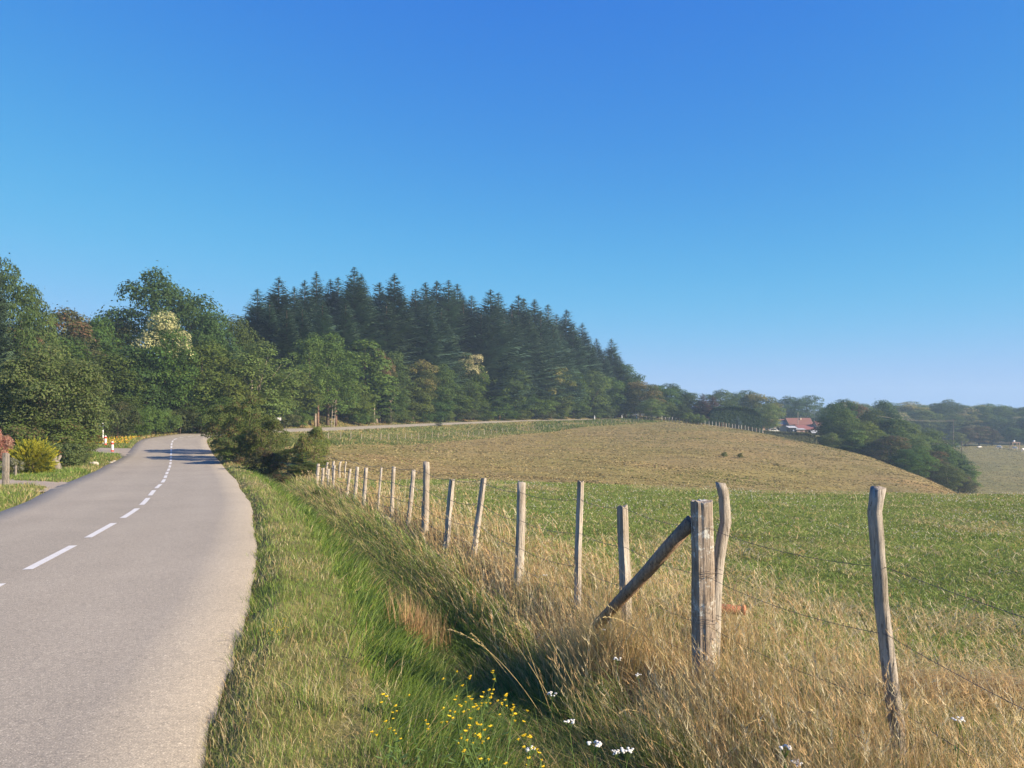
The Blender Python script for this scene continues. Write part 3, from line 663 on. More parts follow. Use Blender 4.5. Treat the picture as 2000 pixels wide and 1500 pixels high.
# --- broadleaved trees: (kind, variant, px, tip row, depth, width px, label)
BT = [
 ('fir',3,-8,474,66,70,'tall thin-topped tree cut by the picture\'s left edge, highest on that side'),
 ('oak',1,2,515,72,118,'big leafy tree under the thin spire at the far left'),
 ('light',0,62,560,78,72,'pale blue-green airy tree with a bare leaning trunk, beside the tall far-left tree'),
 ('brown',0,122,602,92,110,'dull brownish green tree in the left wood, just right of the airy blue-green one'),
 ('chestnut',1,160,610,100,84,'round tree with faint cream blossom on its top left of the big oak'),
 ('broad',0,190,618,96,90,'mid-green tree between the brownish tree and the blossoming crest'),
 ('chestnut',1,228,613,102,90,'tree crested with pale yellow blossom touching the big oak\'s left side'),
 ('oak',1,318,533,104,178,'big domed oak standing clear above the left wood'),
 ('oak',1,368,582,102,120,'wide oak crown merging into the big domed oak\'s right flank'),
 ('chestnut',0,322,612,84,104,'sweet chestnut covered in cream catkins in front of the big oak'),
 ('broad',1,415,612,100,92,'dark green shoulder tree right of the big oak'),
 ('broad',0,462,618,112,84,'dark round tree in the dip between oak and firs'),
 ('broad',2,395,668,88,120,'leafy tree below the oak\'s right shoulder'),
 ('light',0,505,668,92,120,'soft pale green tree with a crooked white trunk in front of the firs'),
 ('broad',3,130,660,84,120,'dense tree behind the round roadside hazel'),
 ('broad',0,205,690,80,110,'green tree filling the wood edge right of the hazel'),
 ('broad',1,262,680,82,100,'dark tree left of the cream catkin chestnut'),
 ('brown',0,30,632,76,110,'brown-tinged tree behind the top of the hazel at the left edge'),
 ('broad',2,70,650,80,100,'green tree filling behind the airy blue-green tree'),
 ('light',1,450,692,90,96,'bright-edged young tree behind the roadside thicket'),
 ('broad',2,605,655,112,88,'green tree overlapping the leftmost firs at the wood edge'),
 ('broad',0,640,650,120,120,'broad bright green tree leaning out over the two reddish trunks'),
 ('slim',0,712,658,124,86,'tall light green tree with rusty right side at the wood edge'),
 ('brown',0,742,682,130,60,'rusty-leaved narrow tree pressed against the light green one'),
 ('broad',1,768,690,134,70,'dark tree above the forked pale trunk'),
 ('chestnut',1,822,700,146,66,'yellowish blossoming tree in the middle of the wood edge'),
 ('slim',0,806,752,134,66,'small bright tree standing out from the wood on a thin stem'),
 ('broad',0,858,708,150,70,'green tree between the yellowish tree and the cream one'),
 ('chestnut',0,918,692,158,66,'cream flowering chestnut in the middle of the fir wood\'s edge'),
 ('broad',2,975,700,164,84,'green tree right of the cream flowering chestnut'),
 ('broad',1,1015,735,170,60,'low green tree with two thin bare stems below it'),
 ('chestnut',1,1075,710,178,92,'round yellow-green tree under the falling fir line'),
 ('broad',3,1120,720,186,60,'narrow green tree right of the round yellow-green one'),
 ('light',0,1152,722,192,78,'soft olive tree under the last firs'),
 ('broad',0,1190,735,204,64,'dark tree at the foot of the last fir'),
 ('broad',1,1222,715,222,62,'round dark tree just right of the last fir'),
 ('chestnut',1,1250,742,226,60,'tree with pale blossom where the wood drops to the horizon'),
 ('broad',0,1285,752,238,64,'round tree right of the pale-blossomed one'),
 ('oak',0,1312,750,244,66,'flat-domed dark tree right above the crest of the field'),
 ('light',0,1272,778,214,52,'pale green bush-like tree above the end of the roadside fence'),
 ('broad',3,1345,768,242,60,'green tree left of the reddish dead pines'),
 ('deadpine',0,1372,768,236,52,'reddish-brown dying pine above the crest fence, left one of two'),
 ('deadpine',0,1392,772,240,48,'reddish-brown dying pine above the crest fence, right one of two'),
 ('oak',1,1408,762,262,72,'domed dark tree right of the dying pines'),
 ('oak',0,1450,763,270,60,'tree with a small peak behind the dark clipped hedge'),
 ('chestnut',1,1478,766,262,64,'yellow-green tree at the right end of the hedge'),
 ('light',0,1500,787,246,48,'silvery grey-green tree screening the farmhouse\'s left end'),
 ('oak',1,1536,775,330,60,'dark tree behind the farmhouse roof, left one of two'),
 ('oak',0,1575,773,334,64,'dark tree behind the farmhouse roof, right one of two'),
 ('oak',0,1640,781,205,64,'tall dark tree immediately right of the farmhouse'),
]
for (kd, v, px, top, d, w, lb) in BT:
    place_px(kd, v, px, d, top, lb, w=w * (1.0 if 560 < px < 1200 else 1.18))
# middle and lower foliage of the wood edge
LO = [(-40,700,66,140),(20,700,70,120),(100,720,74,110),(165,745,78,90),(225,750,80,90),(262,745,84,80),(300,752,84,76),(345,745,86,80),(392,755,86,90),(440,762,90,80),(487,775,92,60),(535,765,98,70),(570,720,106,70),(585,775,104,50),(690,740,128,60),(735,730,132,60),(765,758,140,44),(850,765,146,60),(890,760,152,60),(925,770,156,56),(955,760,162,60),(1005,765,168,60),(1045,762,174,60),(1090,765,182,56),(1130,770,190,50),(1165,765,198,50),(1200,775,208,46),(1232,770,216,46),(1300,785,226,50),(1330,790,226,44)]
for i, (px, top, d, w) in enumerate(LO):
    near = 'left wood beyond the junction' if px < 400 else ('wood behind the roadside thicket' if px < 600 else ('fir wood\'s sunny edge' if px < 1100 else 'wood\'s thin end by the marker posts'))
    n_ = sum(1 for q in LO[:i] if ('left wood beyond the junction' if q[0] < 400 else ('wood behind the roadside thicket' if q[0] < 600 else ('fir wood\'s sunny edge' if q[0] < 1100 else 'wood\'s thin end by the marker posts'))) == near)
    place_px('broad' if i % 3 else 'slim', i, px, d, top, 'low tree, ' + ORD[n_] + ' from the left in the ' + near, w=w * 1.15, group='understorey trees')
# right-hand valley: trees behind the shoulder of the field
VT = [(1624,812,196,50),(1650,800,190,60),(1672,790,226,54),(1700,800,200,60),(1693,825,176,60),(1728,785,245,50),(1735,812,198,56),(1665,838,172,60),(1625,845,172,56),(1765,822,206,60),(1740,850,168,70),(1775,845,178,60),(1800,850,190,60),(1790,872,158,56),(1822,838,210,64),(1818,880,166,54),(1840,868,180,60),(1862,880,182,56),(1880,905,176,46),(1850,905,160,44),(1885,925,162,34),(1712,842,176,60),(1768,878,150,46),(1614,846,190,30)]
VT.sort()
for i, (px, top, d, w) in enumerate(VT):
    nb = 'near the farm' if px < 1680 else ('halfway down' if px < 1790 else 'at the low end')
    n_ = sum(1 for q in VT[:i] if ('near the farm' if q[0] < 1680 else ('halfway down' if q[0] < 1790 else 'at the low end')) == nb)
    place_px(['broad','broad','light','broad','slim','brown'][i % 6], i, px, d, top, ORD[n_] + ' tree ' + nb + ' of the hollow behind the brown field', w=w * 1.25, group='trees in the hollow')
# far tree line on the horizon, right
k = 0
for row, (d, t0) in enumerate([(350, 800), (378, 796), (408, 794)]):
    for i in range(17):
        px = 1650 + i * 25 + rnd.uniform(-7, 7) - row * 9
        top = t0 - 5 + rnd.uniform(-8, 7) + (3 if px > 1900 else 0) + (14 if row == 0 else 0)
        place_px(['broad','oak','chestnut','broad','light'][(k * 3 + row) % 5], k + row, px, d + rnd.uniform(-6, 6), top, ['front','middle','back'][row] + ' row of the distant tree line, ' + ORD[i] + ' crown from the left', w=rnd.uniform(62, 84), group='distant tree line'); k += 1
for i, (px, top, d, w, kd) in enumerate([(1885,834,312,40,'brown'),(1912,832,314,44,'brown'),(1938,838,314,34,'brown'),(1870,842,308,34,'light'),(1975,835,322,44,'broad'),(2005,838,322,44,'broad')]):
    place_px(kd, i, px, d, top, ['olive orchard tree at the top of the far pasture, left of three','olive orchard tree at the top of the far pasture, middle of three','olive orchard tree at the top of the far pasture, right of three','small pale tree at the left end of the far pasture','dark tree behind the white cows','dark tree beyond the feeder at the picture\'s right edge'][i], w=w)
# behind the hazel and junction, left: shrubs closing the wood's foot
SH = [(-30,780,62,90),(30,790,64,80),(190,800,73,60),(230,792,74,66),(262,800,77,50),(292,792,81,60),(325,798,84,50),(352,790,87,60),(385,796,90,56),(415,795,93,50),(450,790,98,60),(555,795,108,50),(585,800,112,50),(700,795,130,34),(722,800,132,30),(762,805,138,36),(790,800,142,40),(830,805,146,36),(868,800,152,44),(905,796,156,44),(945,800,162,44),(985,798,168,44),(1020,800,174,40),(1060,800,178,44),(1095,804,184,40),(1130,805,192,36),(1160,800,200,36),(1185,795,208,40),(1345,806,216,30),(1362,808,216,30)]
for i, (px, top, d, w) in enumerate(SH):
    s_ = px < 400
    n_ = sum(1 for q in SH[:i] if (q[0] < 400) == s_)
    place_px('shrub', i, px, d - 3, top, 'leafy shrub at the foot of the ' + ('left wood' if s_ else 'fir wood') + ', ' + ORD[n_] + ' from the left', cat='shrub', w=w * 1.25, group='shrubs along the foot of the wood')
# ------------------------------------------------------------------ grasses (uncountable: stuff), blade by blade
def blades(P, h, w, lean, az, droop, col, seg=3, seed=0, tipcol=None, twist=True):
    """P (n,3) roots, h heights, w widths, lean horizontal offset fraction in direction az, droop tip curl; returns V,T,C"""
    rng = np.random.RandomState(seed); n = len(P)
    fa = rng.rand(n) * 6.283; wx = np.cos(fa) * .5 * w; wy = np.sin(fa) * .5 * w
    dx = np.cos(az); dy = np.sin(az); V = []; Cc = []
    for k in range(seg + 1):
        t = k / seg; r = lean * h * t ** 1.7; z = h * (t - droop * t ** 3)
        cx = P[:, 0] + dx * r; cy = P[:, 1] + dy * r; cz = P[:, 2] + z
        f = [1, .85, .55, 0][k] if seg == 3 else [1, .7, 0][k] if seg == 2 else [1, 0][k]
        if k < seg:
            V.append(np.stack([cx - wx * f, cy - wy * f, cz], 1)); V.append(np.stack([cx + wx * f, cy + wy * f, cz], 1))
            c = col if tipcol is None else col * (1 - t) + tipcol * t
            Cc += [c, c]
        else:
            V.append(np.stack([cx, cy, cz], 1)); Cc.append(col if tipcol is None else tipcol)
    m = 2 * seg + 1; V = np.stack(V, 1).reshape(-1, 3); Cc = np.stack(Cc, 1).reshape(-1, 3)
    b = np.arange(n)[:, None] * m; T = []
    for k in range(seg - 1):
        T.append(b + [2*k, 2*k+1, 2*k+3]); T.append(b + [2*k, 2*k+3, 2*k+2])
    T.append(b + [2*seg-2, 2*seg-1, 2*seg])
    return V, np.concatenate(T), Cc
class Pile:
    def __init__(s): s.V = []; s.T = []; s.C = []; s.n = 0
    def add(s, VTC):
        V, T, C = VTC; s.V.append(V); s.T.append(T + s.n); s.C.append(C); s.n += len(V)
    def build(s, name, mat, label, cat, parent=None):
        me = mesh_np(name, np.concatenate(s.V), np.concatenate(s.T), np.clip(np.concatenate(s.C), 0, 1))
        return tag(link(name, me, mat, parent), label, cat, None, 'stuff')

def sample(n, d0, d1, px0, px1, p=.6, seed=0):
    """points spread over the ground seen between depths d0..d1: density falls as d^-(1+p)"""
    rng = np.random.RandomState(seed); a = 1 - p; u = rng.rand(n)
    d = (d0 ** a + u * (d1 ** a - d0 ** a)) ** (1 / a); px = rng.uniform(px0, px1, n)
    return (px - 1000) / F * d, d, px
def mixcol(n, cols, probs, rng, var=.2):
    k = rng.choice(len(cols), n, p=np.array(probs) / sum(probs)); c = np.array(cols)[k]
    return c * (1 + rng.uniform(-var, var, n))[:, None]
GR = (.150,.235,.038); GL = (.225,.315,.055); GD = (.085,.140,.026); ST = (.46,.38,.19); SO = (.55,.375,.175); SP_ = (.62,.54,.34); OL = (.27,.285,.085)

def ground_info(x, y):
    idx, e, el, near = zone_info(x, y); z = zfun(x, y); return z, e, el, near
# --- verge beside the road, ditch and its banks
def verge():
    pv = Pile(); pd = Pile(); pb = Pile()
    rng = np.random.RandomState(3)
    x, y, px = sample(520000, 2.2, 48, -350, 2350, .75, 11)
    idx, e, el, near = zone_info(x, y)
    m = (e > -.06) & (e < 6.5) & near; x, y, px, e = x[m], y[m], px[m], e[m]
    z = zfun(x, y); n = len(x); ws = (y / 5) ** .8 * .0046
    ws = np.maximum(ws, .0035)
    patch = fnoise(x, y, .55, 41); patch2 = fnoise(x, y, 1.7, 43)
    # verge 0..1.2
    m = e < 1.55 + (fnoise(x, y, .7, 39) - .5) * 1.5; k = m.sum(); r = np.random.RandomState(5)
    h = (.04 + .085 * r.rand(k) ** 1.5 + .08 * sstep(.45, .75, patch[m])) * (1 + .5 * (r.rand(k) < .06)); h *= np.where(e[m] < .12, .8, 1)
    dryp = np.clip(.20 + (patch2[m] - .5) * 1.7 + .12 * (e[m] < .7) - .2 * (e[m] > 1.2), .03, .75)
    spot = np.exp(-(((x[m] + 1.05) / .16) ** 2 + ((y[m] - 5.55) / .42) ** 2)) + np.exp(-(((x[m] + 1.0) / .14) ** 2 + ((y[m] - 4.75) / .22) ** 2)) + sstep(4, 0, np.abs(y[m] - 28)) * (e[m] < .9) * .6
    dryp = np.clip(dryp + spot, 0, .97); dry = r.rand(k) < dryp
    c = np.where(dry[:, None], mixcol(k, [ST, OL, SP_, SO], [.42, .32, .12, .14], r), mixcol(k, [GR, GL, GD, OL], [.42, .24, .14, .2], r))
    h = np.where(spot > .4, h * .55, h)
    lean = r.uniform(.1, .9, k); az = r.uniform(0, 6.28, k) ; lean = np.where(spot > .4, lean + .9, lean)
    pv.add(blades(np.stack([x[m], y[m], z[m] - .01], 1), h, ws[m] * r.uniform(.5, 1.05, k), lean, az, r.uniform(0, .35, k), c, 2, 1))
    # ditch: lush, long
    m = (e >= .9 + .5 * rng.rand(n)) & (e < 2.75 + (patch - .5) * .4) ; k = m.sum(); r = np.random.RandomState(6)
    deep = sstep(1.2, 2.0, e[m]); h = (.12 + .18 * r.rand(k) + .14 * deep * patch[m]) * (1 + .9 * sstep(8, 13, y[m]) * sstep(1.6, 2.2, e[m]) * (.5 + patch2[m]))
    weedy = sstep(.50, .68, patch2[m]) * sstep(1.5, 2.2, e[m])
    dry = r.rand(k) < .08 + .35 * weedy + .34 * sstep(8, 12, y[m]) * deep + .25 * sstep(5.6, 4.4, y[m]) * patch[m]
    c = np.where(dry[:, None], mixcol(k, [ST, OL, SO], [.4, .4, .2], r), mixcol(k, [GR, GL, GD], [.5, .34, .16], r))
    az = math.pi + r.normal(0, .9, k) + np.where(e[m] < 1.9, math.pi, 0)
    bare = np.exp(-(((x[m] + 1.0) / .2) ** 2 + ((y[m] - 5.5) / .4) ** 2)); h = h * (1 - .6 * bare)
    pd.add(blades(np.stack([x[m], y[m], z[m] - .02], 1), h, ws[m] * r.uniform(.8, 1.5, k), r.uniform(.2, 1.1, k), az, r.uniform(.05, .45, k), c, 3, 2))
    # fence bank: tall dry grass, leaning towards the road
    w_out = 4.40 - .35 * sstep(6, 8, y) - sstep(8, 17, y) * .6 + (fnoise(x, y, 1.1, 47) - .5) * 1.3
    m = (e >= 2.3 + (patch - .5) * .5) & (e < w_out + (patch2 - .5) * .9); k = m.sum(); r = np.random.RandomState(7)
    core = sstep(2.3, 2.9, e[m]) * sstep(w_out[m] + .1, w_out[m] - 1.0, e[m])
    tuft = sstep(.48, .72, fnoise(x[m], y[m], .38, 49)); h = (.09 + .20 * r.rand(k) ** 1.3 + .34 * core * tuft * r.rand(k)) * np.interp(y[m], [0, 5, 7, 14, 30], [1.05, 1.0, .85, .75, .75]) * (.7 + .6 * patch[m])
    h = np.where(e[m] > 3.6, h * .75, h)
    grn = r.rand(k) < .16 + .30 * (patch2[m] < .40) * (1 - tuft) + .40 * (1 - core) * (e[m] > 3.4) + .45 * (e[m] < 2.75 - .45 * sstep(7, 11, y[m])) + .25 * sstep(5.2, 4.4, y[m]) * (e[m] < 3.6)
    c = np.where(grn[:, None], mixcol(k, [GR, OL, GD], [.4, .4, .2], r), mixcol(k, [ST, SO, SP_, (.34,.24,.12)], [.36, .40, .10, .14], r))
    az = math.radians(200) + r.normal(0, 1.5, k)
    pb.add(blades(np.stack([x[m], y[m], z[m] - .02], 1), h, ws[m] * r.uniform(.45, .95, k), r.uniform(.05, .95, k) + .45 * (e[m] < 3.2) * r.rand(k) + .5 * (tuft < .2) * r.rand(k), az, r.uniform(0, .5, k), c, 3, 3))
    pv.build('verge_grass', M['grass'], 'short green and straw-flecked verge grass along the road\'s right edge', 'grass')
    pd.build('ditch_grass', M['grass'], 'lush long green grass filling the roadside ditch', 'grass')
    # seed-headed stalks on the bank
    x, y, px = sample(30000, 2.6, 34, 0, 2200, .8, 19); idx, e, el, near = zone_info(x, y)
    m = (e > 2.35) & (e < 4.9 - sstep(7, 17, y) * 1.0) & near; x, y, e = x[m], y[m], e[m]
    m = (np.arange(len(x)) < 5200) & (fnoise(x, y, .6, 48) > .42); x, y, e = x[m], y[m], e[m]; k = len(x); r = np.random.RandomState(8)
    z = zfun(x, y); h = r.uniform(.45, .85, k) * np.interp(y, [0, 8, 16, 30], [1, .9, .75, .7]); az = math.radians(195) + r.normal(0, 1.5, k); lean = r.uniform(.05, .6, k); dr = r.uniform(0, .22, k)
    c = mixcol(k, [ST, SO, SP_], [.4, .4, .2], r); wd = np.maximum(.0028, y * .00055)
    pb.add(blades(np.stack([x, y, z], 1), h, wd, lean, az, dr, c, 3, 4))
    # heads: a spray of tiny spikelets at the tip
    for j in range(9):
        t = .80 + .026 * j; rr = lean * h * t ** 1.7
        hp = np.stack([x + np.cos(az) * rr, y + np.sin(az) * rr, z + h * (t - dr * t ** 3)], 1)
        pb.add(blades(hp, r.uniform(.02, .045, k), wd * 1.5, r.uniform(.4, 1.2, k), az + r.normal(0, .9, k), np.zeros(k), c * 1.08, 1, 40 + j))
    # taller tufts round the brace foot and the posts
    r = np.random.RandomState(10)
    for (px_, d_, k, sp, hh) in [(1185, 6.1, 900, .15, .72), (1158, 6.25, 1100, .14, .80), (1140, 6.3, 600, .15, .6), (1432, 6.6, 500, .14, .5), (1225, 6.3, 500, .2, .5), (1385, 5.4, 420, .16, .42), (1165, 6.6, 500, .2, .5), (1440, 5.2, 400, .2, .5), (1330, 5.1, 400, .25, .45), (1750, 3.95, 260, .12, .34)]:
        yy = d_ + r.normal(0, sp, k); xx = at(px_, d_) + r.normal(0, sp, k)
        pb.add(blades(np.stack([xx, yy, zfun(xx, yy)], 1), r.uniform(.35, 1, k) * hh, np.full(k, .0036), r.uniform(.05, .6, k), r.uniform(0, 6.28, k), r.uniform(0, .3, k), mixcol(k, [ST, SO, SP_, OL], [.35, .4, .1, .15], r), 3, int(px_)))
    # reddish dry clump standing in the ditch
    r = np.random.RandomState(9); k = 420; yy = 8.35 + r.normal(0, .13, k); xx = at(820, 8.35) + r.normal(0, .13, k)
    pb.add(blades(np.stack([xx, yy, zfun(xx, yy)], 1), r.uniform(.25, .62, k), np.full(k, .0065), r.uniform(0, .35, k), r.uniform(0, 6.28, k), r.uniform(0, .1, k), mixcol(k, [(.48,.30,.15), ST, SO, (.34,.20,.10)], [.4, .2, .2, .2], r), 3, 12))
    pb.build('dry_grass', M['grass'], 'tall golden dry grass with seed heads standing around the near fence', 'grass')
verge()

def pasture():
    pg = Pile(); r = np.random.RandomState(21)
    x, y, px = sample(500000, 2.6, 36, 500, 2750, .55, 31)
    idx, e, el, near = zone_info(x, y)
    m = (e > 3.9 - .7 * sstep(7, 17, y)) & (y < crest_y(px) + 1.5 + 1.2 * (fnoise(x, y, 2.0, 60) - .5)); x, y, px, e = x[m], y[m], px[m], e[m]; k = len(x)
    z = zfun(x, y); patch = fnoise(x, y, 1.3, 51); p2 = fnoise(x, y, 4.2, 53); p3 = fnoise(x, y, .5, 57)
    h = .03 + .05 * r.rand(k) + .05 * sstep(.5, .8, patch) + .03 * sstep(7, 4, y); ws = np.maximum(.005, .0046 * (y / 5) ** .95)
    dryp = np.clip(.10 + .75 * sstep(.48, .62, p2) * sstep(.35, .6, patch) + .25 * sstep(5.2, 3.8, e) + .35 * sstep(.55, .72, p3), .04, .92)
    dry = r.rand(k) < dryp
    c = np.where(dry[:, None], mixcol(k, [ST, OL, SP_, SO], [.38, .38, .14, .10], r), mixcol(k, [(.18,.26,.052), (.25,.33,.072), (.11,.165,.034), OL], [.40, .34, .12, .14], r))
    h = np.where(dry & (r.rand(k) < .12), h * 1.6, h)
    flat = r.rand(k) < .55; h = np.where(flat & ~dry, h * .45, h)
    pg.add(blades(np.stack([x, y, z + np.where(flat, .015, -.01)], 1), h, ws * r.uniform(.7, 1.5, k) * np.where(flat, np.interp(y, [4, 14, 25], [1.5, 1.2, .8]), .9), np.where(flat, r.uniform(.8, 3, k), r.uniform(.1, 1.0, k)), r.uniform(0, 6.28, k), r.uniform(0, .4, k), c, 2, 5))
    pg.build('pasture_grass', M['grass'], 'green clover-rich pasture grass with bleached patches behind the near fence', 'grass')
    # white clover heads
    x, y, px = sample(26000, 3.6, 33, 700, 2300, .4, 77); idx, e, el, near = zone_info(x, y)
    p2 = fnoise(x, y, 3.0, 91)
    m = (e > 5.0 - .8 * sstep(7, 17, y)) & (y < crest_y(px)) & (r.rand(len(x)) < (.05 + .55 * sstep(.50, .70, p2)) * np.interp(y, [4, 10, 20, 33], [1, .9, .5, .28])); x, y = x[m], y[m]; k = len(x); z = zfun(x, y)
    q = Pile(); s = np.maximum(.011, .00135 * y) * r.uniform(.7, 1.15, k); hh = r.uniform(.09, .17, k)
    for a in (0, 1.05, 2.1):
        dx = np.cos(a) * s * .55; dy = np.sin(a) * s * .55
        V = np.stack([np.stack([x - dx, y - dy, z + hh], 1), np.stack([x, y, z + hh - s * .5], 1), np.stack([x + dx, y + dy, z + hh], 1), np.stack([x, y, z + hh + s * .55], 1)], 1).reshape(-1, 3)
        b = np.arange(k)[:, None] * 4; T = np.concatenate([b + [0, 1, 2], b + [0, 2, 3]])
        q.add((V, T, np.repeat(mixcol(k, [(.70,.68,.60), (.62,.55,.45), (.66,.66,.50)], [.6, .2, .2], r, .1), 4, 0)))
    q.build('clover_flowers', M['grass'], 'small white clover heads dotted through the green pasture', 'flowers')
pasture()

def left_grass():
    g = Pile(); r = np.random.RandomState(33)
    x, y, px = sample(240000, 14, 72, -600, 620, .2, 35); idx, e, el, near = zone_info(x, y)
    ds, _ = strip_dist(SP, x, y); dd, _ = strip_dist(DP, x, y)
    lim = np.interp(np.abs(y - 60), [0, 3, 6], [2.3, 2.6, 2.6])
    m = (el > .02) & (ds > 1.9 + 1.2 * (x > -30)) & (dd > .95 + .8 * (x > -17.5)) & (x < -4); x, y, el = x[m], y[m], el[m]
    keep = (el < 14); x, y, el = x[keep], y[keep], el[keep]; k = len(x)
    z = zfun(x, y); p = fnoise(x, y, 1.6, 61); p2 = fnoise(x, y, 5, 63)
    far = y > 60
    h = (.08 + .09 * r.rand(k) + .08 * sstep(.5, .8, p)) * np.where(far, 1.5, 1); ws = .0030 * (y / 5) ** .95
    dry = r.rand(k) < np.clip(.25 + (p2 - .5) * 1.4 + .3 * (el < .3), .06, .8)
    c = np.where(dry[:, None], mixcol(k, [ST, OL, SO], [.4, .45, .15], r), mixcol(k, [GR, GL, GD], [.45, .3, .25], r))
    g.add(blades(np.stack([x, y, z - .01], 1), h, ws * r.uniform(.8, 1.5, k), r.uniform(.1, 1, k), r.uniform(0, 6.28, k), r.uniform(0, .4, k), c, 2, 6))
    # orange and yellow wildflowers of the far verge
    xf = r.uniform(-38.5, -29.5, 1500); yf = 63.5 + (r.rand(1500) ** 1.4) * 9; idx, e, el, near = zone_info(xf, yf); m = (el > .4) & (el < 6); xf, yf = xf[m], yf[m]; kf = len(xf); zf = zfun(xf, yf)
    g.add(blades(np.stack([xf, yf, zf + .22], 1), np.full(kf, .11), np.full(kf, .12), r.uniform(0, .8, kf), r.uniform(0, 6.28, kf), np.zeros(kf), mixcol(kf, [(.60,.45,.04), (.60,.20,.05), (.12,.18,.03)], [.62, .12, .26], r), 1, 7))
    g.build('roadside_grass', M['grass'], 'mown grass islands with yellow flowers left of the road at the junction', 'grass')
    # right verge and bank further on, under the roadside thicket, and both sides of the far road
    g = Pile(); r = np.random.RandomState(36)
    n = 150000; u = r.rand(n) ** 1.15; i0 = np.searchsorted(RP[:, 1], 44); i0 = int(np.argmax(RP[:, 1] > 44)); i1 = int(np.argmax(RP[:, 1] > 262))
    ii = (i0 + u * (i1 - i0)).astype(int); side = r.rand(n) < .62
    off = np.where(side, HR + .05 + r.rand(n) ** 1.2 * np.interp(RP[ii, 1], [44, 84, 110, 150, 250], [5, 7, 11, 12, 13]), -HL[ii] - .1 - r.rand(n) ** 1.3 * 6.5)
    x = RP[ii, 0] + RN[ii, 0] * off + r.uniform(-.3, .3, n); y = RP[ii, 1] + RN[ii, 1] * off + r.uniform(-.3, .3, n)
    idx, e, el, near = zone_info(x, y); ds, _ = strip_dist(SP, x, y); m = ((e > .05) | (el > .05)) & (ds > 2.4) & ~((x < -26) & (y < 62)); x, y, e, el = x[m], y[m], e[m], el[m]; k = len(x); z = zfun(x, y)
    p = fnoise(x, y, 5, 71); p3 = fnoise(x, y, 12, 73)
    lush = (e > 2) * sstep(.40, .60, p3); h = (.10 + .16 * r.rand(k) + .55 * lush * r.rand(k)) * (1 + .2 * (el > 1.5))
    ws = .0032 * (y / 5) ** .93
    dry = r.rand(k) < np.clip(.55 - .45 * lush + (p - .5) * 1.5, .05, .9)
    c = np.where(dry[:, None], mixcol(k, [ST, OL, SO, (.32,.18,.09)], [.30, .40, .15, .15], r), mixcol(k, [(.095,.14,.03), GD, OL], [.45, .35, .2], r))
    g.add(blades(np.stack([x, y, z - .02], 1), h, ws * r.uniform(.9, 1.8, k), r.uniform(.1, .9, k), r.uniform(0, 6.28, k), r.uniform(0, .35, k), c, 2, 8))
    g.build('bank_vegetation', M['grass'], 'rough green and brown growth on the banks either side of the far road', 'plants')
left_grass()

def brown_field():
    g = Pile(); r = np.random.RandomState(44)
    n = 330000; a = 1 - .1; u = r.rand(n); d = (33 ** a + u * (235 ** a - 33 ** a)) ** (1 / a); px = r.uniform(560, 2300, n); x = at(px, 1) * d; y = d
    idx, e, el, near = zone_info(x, y)
    m = ((e > np.interp(RP[idx, 1], [44, 84, 110, 150, 250], [7, 7, 10, 12, 13])) | ~near) & (y > crest_y(px) + .5) & ~((px > 1530) & (y > 165)) & ~((px < 1330) & (y > 60) & (el > -3)); x, y, px = x[m], y[m], px[m]; k = len(x); z = zfun(x, y)
    p = fnoise(x, y, 3.2, 81); p2 = fnoise(x, y, 14, 83); rw = vnoise(x * .25 + y * .05, y * 1.0, 1.5, 85)
    keep = r.rand(k) < .5 + .5 * sstep(.45, .7, p); x, y, z, p, p2, rw = [q[keep] for q in (x, y, z, p, p2, rw)]; k = len(x)
    h = (.03 + .06 * r.rand(k) + .06 * sstep(.6, .8, rw)); ws = .0034 * y ** .92 * r.uniform(.8, 2.0, k)
    grn = r.rand(k) < np.clip(.18 + (p2 - .5) * 1.3 + .35 * sstep(42, 34, y), .02, .75)
    c = np.where(grn[:, None], mixcol(k, [(.19,.20,.06), (.13,.15,.045)], [.6, .4], r), mixcol(k, [(.31,.25,.115), (.26,.20,.09), (.38,.32,.165), (.22,.17,.08)], [.40, .32, .12, .16], r))
    g.add(blades(np.stack([x, y, z - .01], 1), h, ws, r.uniform(.2, 1.5, k), r.uniform(0, 6.28, k), r.uniform(0, .4, k), c, 1, 9))
    # far pasture on the opposite slope
    n = 26000; d = r.uniform(195, 318, n); px = r.uniform(1850, 2350, n); x = at(px, 1) * d; z = zfun(x, d)
    g.add(blades(np.stack([x, d, z], 1), r.uniform(.04, .14, n), np.full(n, .45), r.uniform(.2, 1.5, n), r.uniform(0, 6.28, n), np.zeros(n), mixcol(n, [(.26,.21,.095), (.20,.18,.075), (.16,.13,.06)], [.5, .38, .12], r), 1, 10))
    g.build('field_stubble', M['field'], 'parched tufts and stubble covering the brown hillside fields', 'grass')
brown_field()
